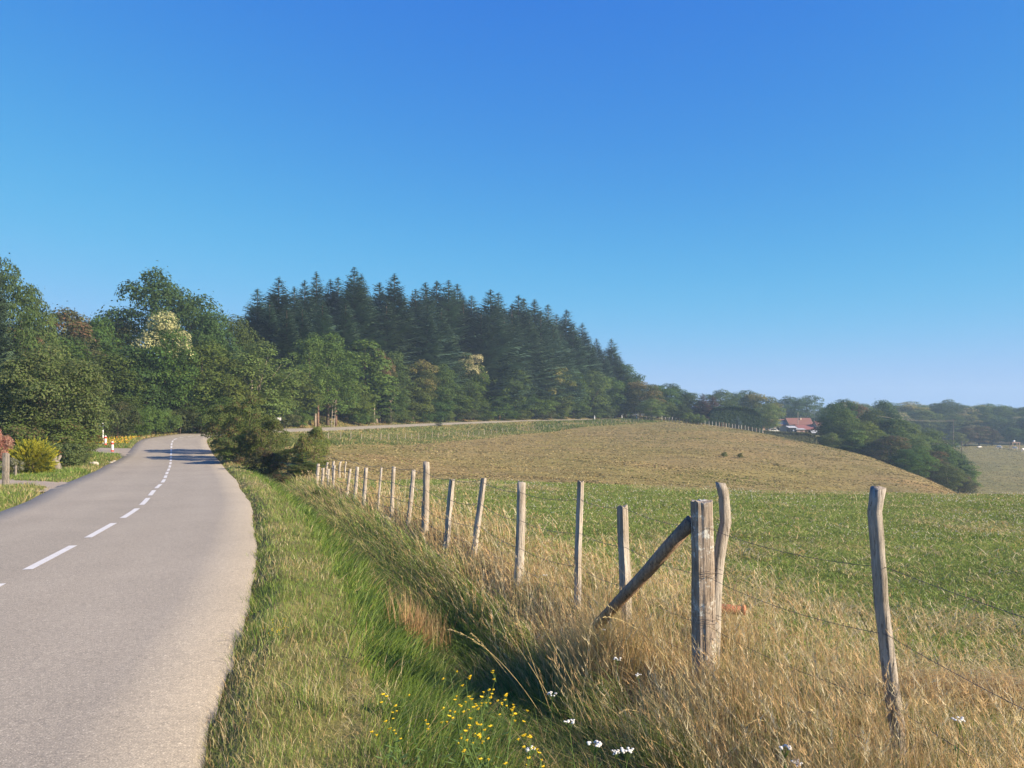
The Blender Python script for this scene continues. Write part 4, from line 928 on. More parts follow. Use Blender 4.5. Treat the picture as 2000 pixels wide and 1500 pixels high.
# ------------------------------------------------------------------ near fence
def fx(d):      # fence line: x at depth d
    i = np.interp(d, RP[:200, 1], np.arange(200)); j = int(i)
    n = RN[j]; c = [np.interp(d, RP[:200, 1], RP[:200, k]) for k in (0,)]
    return c[0] + (HR + FENCE_E) / n[0]
def post_mesh(pts, w, sq, seed, flare=0):
    """a weathered stake through pts (tip last), width w (list or number); sq: split square stake, else round"""
    rng = random.Random(seed); n = 4 if sq else 11; mb = MB(); P = []; R = []
    m = 12; pts = [Vector(p) for p in pts]; L = len(pts) - 1
    ws = w if hasattr(w, '__len__') else [w] * len(pts)
    for i in range(m + 1):
        t = i / m * L; k = min(int(t), L - 1); f = t - k
        P.append(pts[k].lerp(pts[k + 1], f) + Vector((rng.uniform(-.003, .003), rng.uniform(-.003, .003), 0))); R.append((ws[k] * (1 - f) + ws[k + 1] * f) * .5 * (1.22 if sq else 1) * rng.uniform(.95, 1.05))
    if sq:
        n = 12; prof = [1.0 if k % 3 == 1 else .80 for k in range(n)]
    else: prof = [1 + rng.uniform(-.09, .09) for _ in range(n)]
    off = rng.uniform(0, 1.5); vs = []
    for i, p in enumerate(P):
        for k in range(n):
            a = 2 * math.pi * k / n + off; r = R[i] * prof[k] * (1 + rng.uniform(-.025, .025)); dz = rng.uniform(-.012, .012) if i == m else 0
            vs.append(p + Vector((math.cos(a) * r, math.sin(a) * r, dz)))
    fs = [(i * n + k, i * n + (k + 1) % n, (i + 1) * n + (k + 1) % n, (i + 1) * n + k) for i in range(m) for k in range(n)]
    c = len(vs); vs.append(P[-1] + Vector((0, 0, rng.uniform(-.004, .006)))); fs += [(m * n + k, m * n + (k + 1) % n, c) for k in range(n)]
    mb.add(vs, fs); return mb.mesh('post', not sq)
FROOT = empty('wire_fence', (fx(9), 9, zf1(fx(9), 9)), 0, 'barbed wire fence on leaning grey stakes between the road ditch and the green pasture', 'fence')
FPOS = Vector(FROOT.location)
def fpart(name, me, mat, label=None):
    o = link(name, me, mat, FROOT)
    if len(me.vertices): me.transform(Matrix.Translation(-FPOS))
    if label: o['label'] = label
    return o
# (tip px, tip row, foot px, depth, width m, square, label, extra)
POSTS = [
 (1204+11, 988, 1223, 6.9, .082, 1, 'pale squared stake the brace leans across', .02),
 (1134, 940, 1128, 8.0, .060, 1, 'thin squared stake with a crack and rusty staples', .0),
 (1018, 942, 1012, 9.6, .108, 0, 'smooth round grey stake', .0),
 (945, 934, 925, 11.7, .078, 1, 'slanting split stake with a red-brown streak', .0),
 (883, 937, 872, 13.0, .085, 1, 'square stake showing a blue-grey shaded face', .0),
 (833, 902, 831, 14.9, .118, 0, 'tallest round stake of the row', .0),
 (808, 918, 797, 16.3, .095, 0, None, .0), (769, 912, 765, 18.0, .085, 0, None, 0), (745, 914, 738, 19.4, .055, 0, None, 0), (715, 914, 710, 21.2, .105, 0, None, 0),
 (698, 912, 692, 22.6, .10, 0, None, 0), (684, 916, 677, 24.0, .09, 0, None, 0), (653, 909, 650, 26.6, .085, 0, None, 0), (642, 916, 640, 28.2, .08, 0, None, 0), (622, 906, 618, 30.0, .135, 0, None, 0), (631, 914, 629, 29.2, .10, 0, None, 0)]
PXY = []
PG = 'stakes of the near fence'
for i, (tx, ty, bx_, d, w, sq, lb, ex) in enumerate(POSTS):
    xb = at(bx_, d); zb = zf1(xb, d); xt = at(tx, d); zt = hz(ty, d)
    fp = fpart('post', post_mesh([(xb - (xt - xb) * .15, d, zb - .25), (xb, d, zb), ((xb + xt) / 2 + random.Random(i).uniform(-.01, .01), d, (zb + zt) / 2), (xt, d, zt)], [w * 1.08, w * 1.05, w, w * .95], sq, 100 + i), M['post'], lb)
    PXY.append((d, xb, xt, zb, zt, w))
# stakes of the far corner, a little further back in the field line
for i, (tx, ty, d, w) in enumerate([(676, 902, 32.5, .07), (665, 902, 33.5, .09), (652, 901, 34.8, .10), (640, 903, 36.0, .10)]):
    x = at(tx - 2, d); zb = zf1(x, d); fpart('post', post_mesh([(x, d, zb - .2), (x, d, zb + .5), (at(tx, d), d, hz(ty, d))], w, 0, 130 + i), M['post'])
# short stub behind the tallest stake
fpart('post', post_mesh([(at(826, 15.1), 15.1, zf1(at(826, 15.1), 15.1) - .2), (at(826, 15.1), 15.1, hz(972, 15.1))], .05, 0, 140), M['post'], 'short dark stub behind the tallest round stake')
# the thick corner post, its companion stake and the brace
d3 = 5.55
xb, xt = at(1377, d3), at(1370, d3); zb = zf1(xb, d3); zt = hz(978, d3)
def corner_post():
    rng = random.Random(9); n = 22; m = 26; vs = []; prof = []
    for k in range(n):
        a = 2 * math.pi * k / n; prof.append(1 + .07 * math.cos(2 * a + .6) + rng.uniform(-.03, .03))
    prof[15] *= .955; prof[12] *= .93; prof[9] *= .92
    for i in range(m + 1):
        t = i / m; z = zb - .3 + (zt - zb + .3) * t; x = xb + (xt - xb) * t; r = .073 * (1.10 - .10 * t)
        for k in range(n):
            a = 2 * math.pi * k / n + .15; q = r * prof[k] * (1 + .035 * math.sin(9 * t + k) + rng.uniform(-.012, .012))
            vs.append((x + math.cos(a) * q, d3 + math.sin(a) * q, z + (rng.uniform(-.014, .012) if i == m else 0)))
    fs = [(i * n + k, i * n + (k + 1) % n, (i + 1) * n + (k + 1) % n, (i + 1) * n + k) for i in range(m) for k in range(n)]
    c = len(vs); vs.append((xt, d3, zt - .004)); fs += [(m * n + k, m * n + (k + 1) % n, c) for k in range(n)]
    mb = MB(); mb.add(vs, fs); return mb.mesh('corner_post', False)
fpart('corner_post', corner_post(), M['post_lichen'], 'thick old corner post with deep cracks and white lichen')
PXY.append((d3, xb, xt, zb, zt, .15))
def crooked(name, pxs, d, w, seed, label):
    P = [Vector((at(px, d), d, hz(py, d))) for px, py in pxs]; zb_ = zf1(P[0].x, d); P[0].z = zb_ - .25
    fpart(name, post_mesh(P, w, 0, seed), M['post'], label); return P
crooked('post', [(1396, 1400), (1397, 1280), (1398, 1180), (1404, 1090), (1417, 1020), (1414, 970), (1408, 944)], 5.70, [.068, .070, .072, .078, .078, .074, .072], 150, 'bowed slender stake standing right against the corner post')
d1 = 4.05
P1 = crooked('post', [(1762, 1520), (1752, 1420), (1735, 1290), (1723, 1180), (1716, 1080), (1709, 1000), (1716, 952)], d1, [.074, .074, .070, .070, .068, .066, .074], 151, 'tall crooked stake with a flared top, alone on the right')
mb = MB(); A = Vector((at(1212, 6.15), 6.15, hz(1172, 6.15))); B = Vector((at(1352, 5.62), 5.62, hz(1018, 5.62))); DV = (B - A)
mb.tube([A - DV * .36, A, A + DV * .35 + Vector((0, 0, -.008)), A + DV * .7, B], [.042, .044, .047, .050, .050], 14, 5, .05)
fpart('brace', mb.mesh('brace', True), M['brace'], 'dark brown round brace log slanting up to the corner post')
# wire
xn, yn = 2.28, 1.35; zn = zf1(xn, yn)
ANCH = [(xn, yn, zn)] + [(P1[3].x, d1 - .04, zf1(P1[3].x, d1))] + [(xb, d3 - .08, zb)] + [(p[1] + (p[2] - p[1]) * .6, p[0] - p[5] * .5, p[3]) for p in PXY[:-1] if True]
ANCH = ANCH[:3] + sorted(ANCH[3:], key=lambda q: q[1])
def wire(h, h0=None, seed=1, skip=0, barb=True):
    rng = random.Random(seed); pts = []; mbw = MB()
    for i in range(len(ANCH) - 1):
        a = Vector(ANCH[i]) + Vector((0, 0, h)); b = Vector(ANCH[i + 1]) + Vector((0, 0, h)); sag = .02 + .012 * (b - a).length * rng.uniform(.4, 1.4)
        for k in range(8):
            t = k / 8; pts.append(a.lerp(b, t) - Vector((0, 0, 4 * sag * t * (1 - t))))
    pts.append(Vector(ANCH[-1]) + Vector((0, 0, h)))
    r = [max(.0017, .00030 * p.y) for p in pts]
    mbw.tube(pts, r, 4)
    if barb:
        for i in range(len(pts) - 1):
            if pts[i].y > 13: break
            L = (pts[i + 1] - pts[i]).length
            for q in range(max(1, int(L / .11))):
                c = pts[i].lerp(pts[i + 1], (q + .5) / max(1, int(L / .11)))
                for s in (-1, 1):
                    v = Vector((rng.uniform(-.3, .3), rng.uniform(-.3, .3), s)).normalized() * .015; mbw.tube([c - v, c + v], .0013, 3)
    return mbw.mesh('wire')
for h, sd in ((1.14, 1), (.80, 2), (.46, 3), (.22, 4)):
    fpart('wire', wire(h, seed=sd), M['wire'])
fpart('post', post_mesh([(xn, yn, zn - .2), (xn, yn, zn + .6), (xn + .02, yn, zn + 1.35)], .075, 0, 160), M['post'])
# wire wrapped round the corner post and the staple loops
mb = MB()
for z_ in (zb + .83, zb + .80, zb + .50, zb + .475):
    mb.tube([(xb + math.cos(a) * (.083) + (.04 if abs(a - 0) < .1 else 0), d3 + math.sin(a) * .083, z_ + .01 * math.sin(3 * a)) for a in np.linspace(0, 6.28, 14)], .0018, 4)
fpart('wire', mb.mesh('wire'), M['wire'], 'loose wire wrapped round the corner post')
bpy.context.view_layer.update()

# ------------------------------------------------------------------ far fences (tiny in the picture)
def far_fence(label, line, n, h0, wd, mat, wires=2, jitter=.12, seed=3, gap=None):
    line = np.array(line); s = np.concatenate([[0], np.cumsum(np.hypot(*np.diff(line, axis=0).T))]); rng = random.Random(seed)
    root = empty('field_fence', (line[0][0], line[0][1], zf1(*line[0])), 0, label, 'fence'); O = Vector(root.location); tops = []
    for i in range(n):
        u = s[-1] * (i + rng.uniform(-.12, .12) * (0 < i < n - 1)) / (n - 1); x = np.interp(u, s, line[:, 0]); y = np.interp(u, s, line[:, 1]); z = zf1(x, y); h = h0 * rng.uniform(.85, 1.2)
        mb = MB(); lx = rng.uniform(-jitter, jitter); r = wd * rng.uniform(.8, 1.2)
        mb.tube([Vector((x, y, z - .1)) - O, Vector((x + lx * .4, y, z + h * .5)) - O, Vector((x + lx, y, z + h)) - O], [r, r, r * .9], 6, i, .1)
        mb.build('post', mat, root); tops.append(Vector((x + lx * .8, y, z + h0 * .8)) - O)
    for k in range(wires):
        mb = MB(); mb.tube([p - Vector((0, 0, .38 * k)) for p in tops], .006, 3); mb.build('wire', M['wire'], root)
    return root
def offs(i_px0, i_px1, off, step=12):
    i0 = int(np.argmax(RP[:, 1] > i_px0)); i1 = int(np.argmax(RP[:, 1] > i_px1)); ii = np.arange(i0, i1, step)
    o = np.interp(RP[ii, 1], [86, 110, 150, 250], off); return [(RP[i, 0] + RN[i, 0] * q, RP[i, 1] + RN[i, 1] * q) for i, q in zip(ii, o)]
M['farpost'] = new_mat('bleached_fence_wood', (.34, .30, .24), .9, .1)
far_fence('long wire fence of small pale stakes between the far road and the brown field', offs(93, 236, [7, 9.5, 12, 13]), 66, .92, .042, M['farpost'])
M['cresty'] = new_mat('whitish_fence_wood', (.55, .52, .46), .9, .1)
cl = [(at(px, d), d) for px, d in [(1293, 216), (1330, 214), (1370, 212), (1410, 209), (1450, 204), (1490, 200)]]
far_fence('row of whitish stakes following the crest of the brown field right of the wood', cl, 30, 1.15, .065, M['cresty'], jitter=.05, seed=8)
# garden fence behind the crest stakes
cl2 = [(at(px, d), d) for px, d in [(1405, 222), (1440, 221), (1478, 219)]]
M['redwood'] = new_mat('reddish_brown_wood', (.20,.11,.08), .9, .1)
gf = far_fence('low reddish-brown garden fence under the dark clipped hedge', cl2, 16, 1.3, .07, M['redwood'], wires=2, seed=12)

# ------------------------------------------------------------------ roadside thicket right of the bend, hazel and garden on the left
def custom(name, proto_args, x, y, H, label, cat, leafname='foliage', stemname='stem', sx=1, sy=1, rz=0.0, sink=0.0):
    cr, tr = proto_args; t = empty(name, (x, y, zf1(x, y) - sink), rz, label, cat); t.scale = (H * sx, H * sy, H)
    link(leafname, cr, None, t); link(stemname, tr, None, t); return t
TH = broadleaf('thicket', 201, 1.15, -.02, 15000, .028, (.115,.160,.042), (.13,.10,.045), .22, nclump=46, clump_r=.17, trunk_r=.014, limbs=22, alt_clumps=1)
TH2 = broadleaf('thicket', 202, 1.5, -.04, 12000, .036, (.105,.155,.038), (.14,.12,.05), .2, nclump=40, clump_r=.19, trunk_r=.014, limbs=22, alt_clumps=1)
TH3 = broadleaf('thicket', 203, 1.5, -.04, 9000, .045, (.10,.105,.038), (.15,.08,.05), .25, nclump=30, clump_r=.2, trunk_r=.014, limbs=18, alt_clumps=1)
def tpx(proto, px, d, top, w, label, **k):
    x = at(px, d); z = zf1(x, d); H = hz(top, d) - z; ww = w / F * d
    nat = {id(TH): 1.15, id(TH2): 1.5, id(TH3): 1.5}[id(proto)]
    return custom('shrub', proto, x, d, H, label, 'shrub', sx=ww / (H * nat) , sy=max(1.0, ww / (H * nat)), rz=0, **k)
tpx(TH, 455, 57, 785, 110, 'olive-green bush at the bend, left end of the roadside thicket')
tpx(TH, 488, 50.5, 776, 104, 'tallest bush of the roadside thicket, hiding the far road')
tpx(TH2, 528, 47, 822, 80, 'dark bush on the thicket\'s field side')
tpx(TH2, 470, 46.5, 850, 96, 'low bush spilling towards the road from the thicket')
tpx(TH3, 512, 41, 880, 90, 'reddish bramble bush at the near foot of the thicket')
tpx(TH2, 562, 42, 878, 90, 'dense low green bush between thicket and fence corner')
tpx(TH2, 600, 37, 905, 80, 'small leafy bush just behind the first fence stakes')
tpx(TH3, 545, 35, 930, 90, 'brownish tangle of brambles in the ditch below the thicket')
tpx(TH2, 640, 26.5, 955, 60, 'small round green bush growing among the far fence stakes')
tpx(TH2, 614, 40, 838, 62, 'slender young tree rising beside the thicket in front of the brown field')
place_px('sapling', 1, 590, 38, 880, 'squat fir sapling with wide low boughs beside the slender young tree', w=80, name='fir_sapling', cat='sapling')
place_px('sapling', 0, 857, 143, 818, 'dark young fir standing on the bank below the far road', w=30, name='fir_sapling', cat='sapling')
place_px('sapling', 1, 1265, 212, 806, 'dark young fir at the end of the roadside fence', w=22, name='fir_sapling', cat='sapling')
place_px('sapling', 0, 1237, 205, 815, 'tiny fir between the two white marker posts', w=12, name='fir_sapling', cat='sapling')
place_px('spruce', 0, 1441, 214, 811, 'small silver-blue spruce in front of the dark hedge', w=22, name='spruce_tree')

HZ = broadleaf('hazel', 210, 1.2, .10, 26000, .023, (.135,.170,.062), (.10,.15,.035), .3, nclump=62, clump_r=.17, trunk_r=.022, limbs=20, crown_top=1.0)
xh = at(92, 50); Hh = hz(692, 50) - zf1(xh, 50)
t = custom('hazel_tree', HZ, xh, 50, Hh, 'big round grey-green roadside tree with small leaves left of the junction', 'tree', 'crown', 'trunk', sx=1.02, sy=1.02)
x2 = at(-30, 49); t = custom('hazel_tree', HZ, x2, 49.5, Hh * .8, 'lower brown-tinged half of the roadside tree at the picture\'s left edge', 'tree', 'crown', 'trunk', sx=.9, sy=.9, rz=2.0)
tpx(TH2, 100, 47.5, 822, 190, 'shaded shrubbery under the round roadside tree')
tpx(TH2, 160, 52, 826, 70, 'green bush under the right side of the round roadside tree')
# golden juniper: upswept yellow plumes
def juniper():
    rng = np.random.RandomState(5); V = []; Cc = []
    for k in range(620):
        u = rng.normal(size=3); u /= np.linalg.norm(u); u[2] = u[2] * .95 + .12; base = u * [.36, .36, .34] * rng.rand() ** .4; L = .16 * rng.uniform(.6, 1.25)
        d = u * [1, 1, .8] + [0, 0, .35]; d /= np.linalg.norm(d); c0 = np.array((.42,.40,.045)) if rng.rand() < .72 else np.array((.20,.24,.04))
        for j in range(26):
            f = rng.rand(); p = base + [0, 0, .24] + d * L * f * 1.25 + rng.normal(size=3) * .018 * (1.2 - f); s = .030 * (1.15 - .5 * f); a = rng.normal(size=3); a -= d * (a @ d); a /= np.linalg.norm(a)
            V += [p - a * s * .4, p + a * s * .4, p + d * s * 1.7 + a * s * .3]; Cc.append(c0 * rng.uniform(.75, 1.25))
    V = np.array(V); me = mesh_np('juniper', V, np.arange(len(V)).reshape(-1, 3), np.repeat(np.clip(np.array(Cc), 0, 1), 3, 0)); me.materials.append(M['leaf'])
    mb = MB()
    for k in range(7):
        a = k * .9; mb.tube([(math.cos(a) * .02, math.sin(a) * .02, -.02), (math.cos(a) * .1, math.sin(a) * .1, .2), (math.cos(a) * .22, math.sin(a) * .22, .42)], [.014, .01, .004], 6)
    tr = mb.mesh('stem', True); tr.materials.append(M['bark']); return me, tr
dj = 36.5; xj = at(62, dj); zj = zf1(xj, dj); Hj = (hz(843, dj) - zj)
custom('juniper_bush', juniper(), xj, dj, Hj * 1.12, 'bright yellow-green upswept conifer bush beside the driveway', 'shrub', sx=1.0, sy=1.0)
# pinkish rose standard cut by the frame, orange lilies, grey stump, stakes, stones
RO = broadleaf('rose', 220, .95, .30, 8000, .032, (.36,.20,.12), (.48,.36,.24), .4, nclump=20, clump_r=.2, trunk_r=.02, limbs=10)
xr = at(-3, 33.5); custom('rose_bush', RO, xr, 33.5, hz(846, 33.5) - zf1(xr, 33.5), 'pinkish-orange leaved bush cut off by the left picture edge', 'shrub', sx=.55, sy=.55)
GS = broadleaf('garden', 221, 1.6, -.05, 5200, .06, (.14,.16,.06), (.42,.44,.36), .3, nclump=22, clump_r=.24, trunk_r=.02, limbs=8)
xr = at(22, 34.5); custom('garden_plant', GS, xr, 34.5, .75, 'clump of variegated leaves between the yellow bush and the wooden stakes', 'plant', sx=.8, sy=.6)
LY = broadleaf('lily', 222, 1.5, -.05, 3800, .06, (.10,.15,.04), (.66,.17,.05), .38, nclump=18, clump_r=.26, trunk_r=.02, limbs=8)
for i, (px, d, h, lb) in enumerate([(103, 44, .85, 'patch of orange lilies right behind the yellow-green bush'), (150, 53, .7, 'orange lilies beside the side road at the big tree\'s foot'), (192, 64.5, .7, 'orange flowers on the far verge beside the marker post')]):
    x = at(px, d); custom('lily_clump', LY, x, d, h, lb, 'flowers', sx=.95, sy=.8, rz=i)
IR = broadleaf('iris', 223, 1.4, -.05, 4000, .075, (.12,.17,.06), nclump=18, clump_r=.26, trunk_r=.02, limbs=8)
for i, (px, d, h, s, lb) in enumerate([(126, 41.5, 1.25, 1.2, 'dark leafy plant beside the grey stump'), (150, 43, .95, 1.3, 'sprawling long-leaved plant on the grass island'), (84, 40.5, .7, 1, 'low plant between yellow bush and stump')]):
    x = at(px, d); custom('garden_plant', IR, x, d, h, lb, 'plant', sx=s, sy=.9, rz=i)
M['greywood'] = wood_mat('grey_dead_wood', (.28,.26,.23), (.12,.11,.10), zs=(4,4,1))
mb = MB(); xs_, ds_ = at(106, 38.5), 38.5; zs_ = zf1(xs_, ds_)
mb.tube([(.25, 0, -.1), (.12, 0, .35), (-.12, .05, .75), (-.30, .05, 1.05)], [.20, .17, .15, .10], 12, 4, .15); mb.tube([(.1, 0, .4), (.3, .05, .75)], [.1, .05], 7, 5, .1)
stp = mb.mesh('tree_stump', True); o = link('tree_stump', stp, M['greywood']); o.location = (xs_, ds_, zs_); tag(o, 'leaning grey dead tree stump beside the yellow-green bush', 'stump')
for i, (px, d, top, w, lb) in enumerate([(8, 27.6, 885, .13, 'grey split stake left of the driveway, nearest of three'), (14, 28.6, 886, .10, 'grey stake directly behind the nearest driveway stake'), (30, 33, 915, .09, 'short tilted stake by the variegated plants')]):
    x = at(px, d); z = zf1(x, d); me = post_mesh([(0, 0, -.15), (.02, 0, .5), (.03 - .1 * (i == 2), 0, hz(top, d) - z)], w, i == 0, 300 + i); o = link('garden_stake', me, M['greywood']); o.location = (x, d, z); tag(o, lb, 'stake', 'stakes beside the driveway')
def rock(px, d, s, label, mat, seed):
    rng = random.Random(seed); mb = MB(); mb.sphere((0, 0, s * .2), (s, s * .8, s * .55), 10, 6); me = mb.mesh('rock', False)
    for v in me.vertices: v.co *= rng.uniform(.82, 1.15)
    o = link('rock', me, mat); x = at(px, d); o.location = (x, d, zf1(x, d)); return tag(o, label, 'rock')
M['limestone'] = new_mat('pale_limestone', (.46,.42,.35), .9, .1)
rock(185, 44.5, .24, 'pale rock lying on the grass island', M['limestone'], 1)
rock(224, 49.2, .15, 'white stone at the tarmac edge, right one of the pair', M['limestone'], 2)
rock(217, 47.8, .16, 'white stone at the tarmac edge, left one of the pair', M['limestone'], 3)
rock(177, 45, .12, 'small stone beside the pale rock on the grass island', M['limestone'], 4)
# marker posts red/white at the side road
M['white'] = new_mat('white_plastic', (.72,.72,.70), .5, .3); M['red'] = new_mat('red_reflector', (.60,.045,.03), .4, .4); M['dark'] = new_mat('dark_plastic', (.03,.03,.035), .5, .3)
def marker(px, d, H, label, red=True, w=.095):
    x = at(px, d); z = zf1(x, d); t = empty('marker_post', (x, d, z), 0, label, 'marker post', 'red and white marker posts' if red else 'white marker posts along the far road')
    mb = MB(); n = 10; mb.tube([(0, 0, -.05), (0, 0, H * .5), (0, 0, H * .93), (0, 0, H)], [w, w * .95, w * .9, w * .6], 10); mb.build('post_body', M['white'], t, True)
    if red:
        for a, b in ((.02, .20), (.72, .92)):
            mb = MB(); mb.tube([(0, 0, H * a), (0, 0, H * b)], w * 1.06, 10); mb.build('red_band', M['red'], t, True)
    else:
        mb = MB(); mb.tube([(0, 0, H * .74), (0, 0, H * .84)], w * 1.05, 10); mb.build('dark_band', M['dark'], t, True)
    return t
marker(219.5, 58, .78, 'red and white marker post standing at the mouth of the side road')
marker(206, 63.6, .8, 'red and white marker post behind the yellow flowers on the far verge')
for i, (px, d, H, lb) in enumerate([(1161, 203, 1.15, 'white marker post below the last firs, leftmost of the far four'), (1214.5, 224, 1.15, 'white marker post at the left end of the visible far road'), (1243.5, 216, 1.45, 'tallest white marker post where the far road crests'), (1262, 232, 1.0, 'white marker post half hidden by the young dark fir')]):
    marker(px, d, H, lb, False, .16)
# signs
M['signwhite'] = new_mat('white_sign_enamel', (.80,.80,.80), .4, .4); M['steel'] = new_mat('galvanised_steel', (.30,.31,.32), .45, .5, .6)
def sign(px, py0, py1, pxw, d, label, second=False):
    x = at(px, d); z = zf1(x, d); t = empty('road_sign', (x, d, z), 0, label, 'sign'); zt_ = hz(py0, d) - z; zb_ = hz(py1, d) - z; w = pxw / F * d
    mb = MB(); mb.box((0, -.03, (zt_ + zb_) / 2), (w, .025, zt_ - zb_)); mb.build('sign_panel', M['signwhite'], t)
    mb = MB(); mb.box((0, -.012, (zt_ + zb_) / 2), (w + .06, .02, zt_ - zb_ + .06)); mb.build('panel_border', M['dark'], t)
    mb = MB(); mb.tube([(-w * .3, .03, -.1), (-w * .3, .03, zt_ * .98)], .035, 8); mb.tube([(w * .3, .03, -.1), (w * .3, .03, zt_ * .98)], .035, 8); mb.build('pole', M['steel'], t)
    return t
sign(543, 815.5, 821, 12.5, 104.5, 'small white sign board in front of the wood beside the far road')
def finger_sign():
    d = 64.6; x = at(201, d); z = zf1(x, d); t = empty('signpost', (x, d, z), 0, 'slim white signpost with small crossed arms against the left wood', 'sign'); H = hz(829, d) - z
    mb = MB(); mb.tube([(0, 0, -.1), (0, 0, H)], .055, 8); mb.build('pole', M['white'], t, True)
    mb = MB(); mb.box((-.05, -.07, H - .10), (.42, .03, .10)); mb.build('arm', M['steel'], t)
    mb = MB(); mb.box((0, -.10, H - .32), (.50, .03, .10)); mb.build('arm', M['dark'], t)
    mb = MB(); mb.sphere((0, 0, H + .06), (.08, .08, .1)); mb.build('cap', M['white'], t, True)
finger_sign()
# pale stump and hunting ladder at the wood edge, reddish bare trunks
def trunk_thing(px, d, py0, py1, wpx, label, mat, name='bare_tree', fork=False, lean=0, cat='tree'):
    if px > 600: d = road_d(px) + 6.0 + (d % 3) * .5
    x = at(px, d); z = zf1(x, d); H = hz(py0, d) - z; r = wpx / F * d / 2; mb = MB()
    mb.tube([(0, 0, -.2), (lean * .3, 0, H * .35), (lean * .8, 0, H * .7), (lean, 0, H)], [r * 1.15, r, r * .95, r * .85], 10, int(px), .08)
    if fork: mb.tube([(lean, 0, H * .93), (lean - r * 4, 0, H * 1.22)], [r * .7, r * .4], 7); mb.tube([(lean, 0, H * .93), (lean + r * 5, 0, H * 1.28)], [r * .75, r * .4], 7)
    o = mb.build(name, mat, None, True); o.location = (x, d, z); return tag(o, label, cat)
M['redbark'] = wood_mat('reddish_bark', (.24,.16,.12), (.12,.08,.06), zs=(3,3,.6))
trunk_thing(616, 112, 802, 816, 4.5, 'short whitish broken stump at the wood\'s edge', M['pale_bark'], 'tree_stump', cat='stump')
trunk_thing(621, 114, 770, 815, 5, 'reddish-grey bare trunk just behind the whitish stump', M['redbark'])
trunk_thing(656, 116, 762, 818, 4.6, 'straight reddish-grey trunk beside the wooden ladder', M['redbark'])
trunk_thing(731, 126, 790, 815, 2.6, 'thin pale trunk under the light green tree', M['pale_bark'])
trunk_thing(763, 132, 783, 805, 3.2, 'pale forked trunk standing out against the dark wood', M['pale_bark'], fork=True)
trunk_thing(480, 90, 742, 785, 5, 'crooked white trunk shining through the leaves above the thicket', M['pale_bark'], lean=.7)
trunk_thing(336, 86, 742, 768, 6, 'grey trunk below the cream-flowered chestnut', M['pale_bark'], lean=.4)
trunk_thing(29, 76, 628, 680, 7, 'bare leaning trunk in front of the far-left trees', M['pale_bark'], lean=.6)
def ladder():
    d = road_d(651) + 5.8; x = at(651, d); z = zf1(x, d); t = empty('hunting_ladder', (x, d, z), 0, 'tall wooden ladder leaning beside the reddish trunk at the wood edge', 'ladder'); H = hz(781, d) - z
    for s in (-1, 1):
        mb = MB(); mb.tube([(s * .22, -.3, -.1), (s * .22 + .1, .3, H)], .04, 6); mb.build('rail', M['post'], t)
    for k in range(8):
        f = (k + .7) / 8.5; mb = MB(); mb.tube([(-.24 + .1 * f, -.3 + .6 * f, H * f), (.24 + .1 * f, -.3 + .6 * f, H * f)], .03, 5); mb.build('rung', M['post'], t)
ladder()
# fly-tipped brush heaps: two dark bushes in the brown field
for i, (px, d, top, w, lb) in enumerate([(1415, 112, 888, 30, 'low dark bush in the brown field, left one of two'), (1446, 112, 888, 26, 'low dark bush in the brown field, right one of two')]):
    x = at(px, d); z = zf1(x, d); custom('shrub', TH2, x, d, max(.7, hz(top, d) - z), lb, 'shrub', sx=.95 * w / 28, sy=1)
# clipped hedge above the crest fence
def hedge(label, px0, px1, d, py_top, thick, colr, seed, round_=False):
    rng = np.random.RandomState(seed); x0, x1 = at(px0, d), at(px1, d); n = 15000; u = rng.rand(n); x = x0 + (x1 - x0) * u; zb_ = zfun(x, np.full(n, float(d))); zt_ = np.array([hz(np.interp(q, [0, .12, .5, .85, 1], py_top), d) for q in u])
    face = rng.rand(n); yy = np.where(face < .7, -thick / 2, rng.uniform(-thick / 2, thick / 2, n)) + rng.normal(0, .12, n); v = rng.rand(n); z = np.where(face < .7, zb_ + (zt_ - zb_) * v, zt_ + rng.normal(0, .10, n)); yy = yy + np.where(face < .7, .9 * v * v, 0)
    C = np.stack([x, d + yy, z], 1); N = np.where((face < .7)[:, None], [0, -1, .25], [0, 0, 1.]) + rng.normal(size=(n, 3)) * .5
    O = np.array([(x0 + x1) / 2, d, zf1((x0 + x1) / 2, d)]); V, T = leaf_faces(C - O, N, .42, rng); me = mesh_np('hedge_foliage', V, T, leaf_cols(n, colr, rng, .2))
    t = empty('hedge', tuple(O), 0, label, 'hedge'); link('foliage', me, M['leaf'], t)
    mb = MB()
    for k in range(9):
        xx = (k - 4) / 9 * (x1 - x0) * .9; gz = zf1(O[0] + xx, d) - O[2]; mb.tube([(xx, 0, gz - .1), (xx + .1, 0, gz + 1.2), (xx, .1, gz + 2.4)], [.12, .09, .03], 6)
    mb.build('stem', M['bark'], t); return t
hedge('tall dark clipped hedge above the crest fence', 1384, 1484, 226, [812, 797, 795, 800, 812], 4, (.050,.100,.040), 3)
hedge('low olive hedge bank in front of the farm sheds', 1490, 1590, 243, [842, 843, 845, 846, 852], 3, (.13,.14,.06), 4)
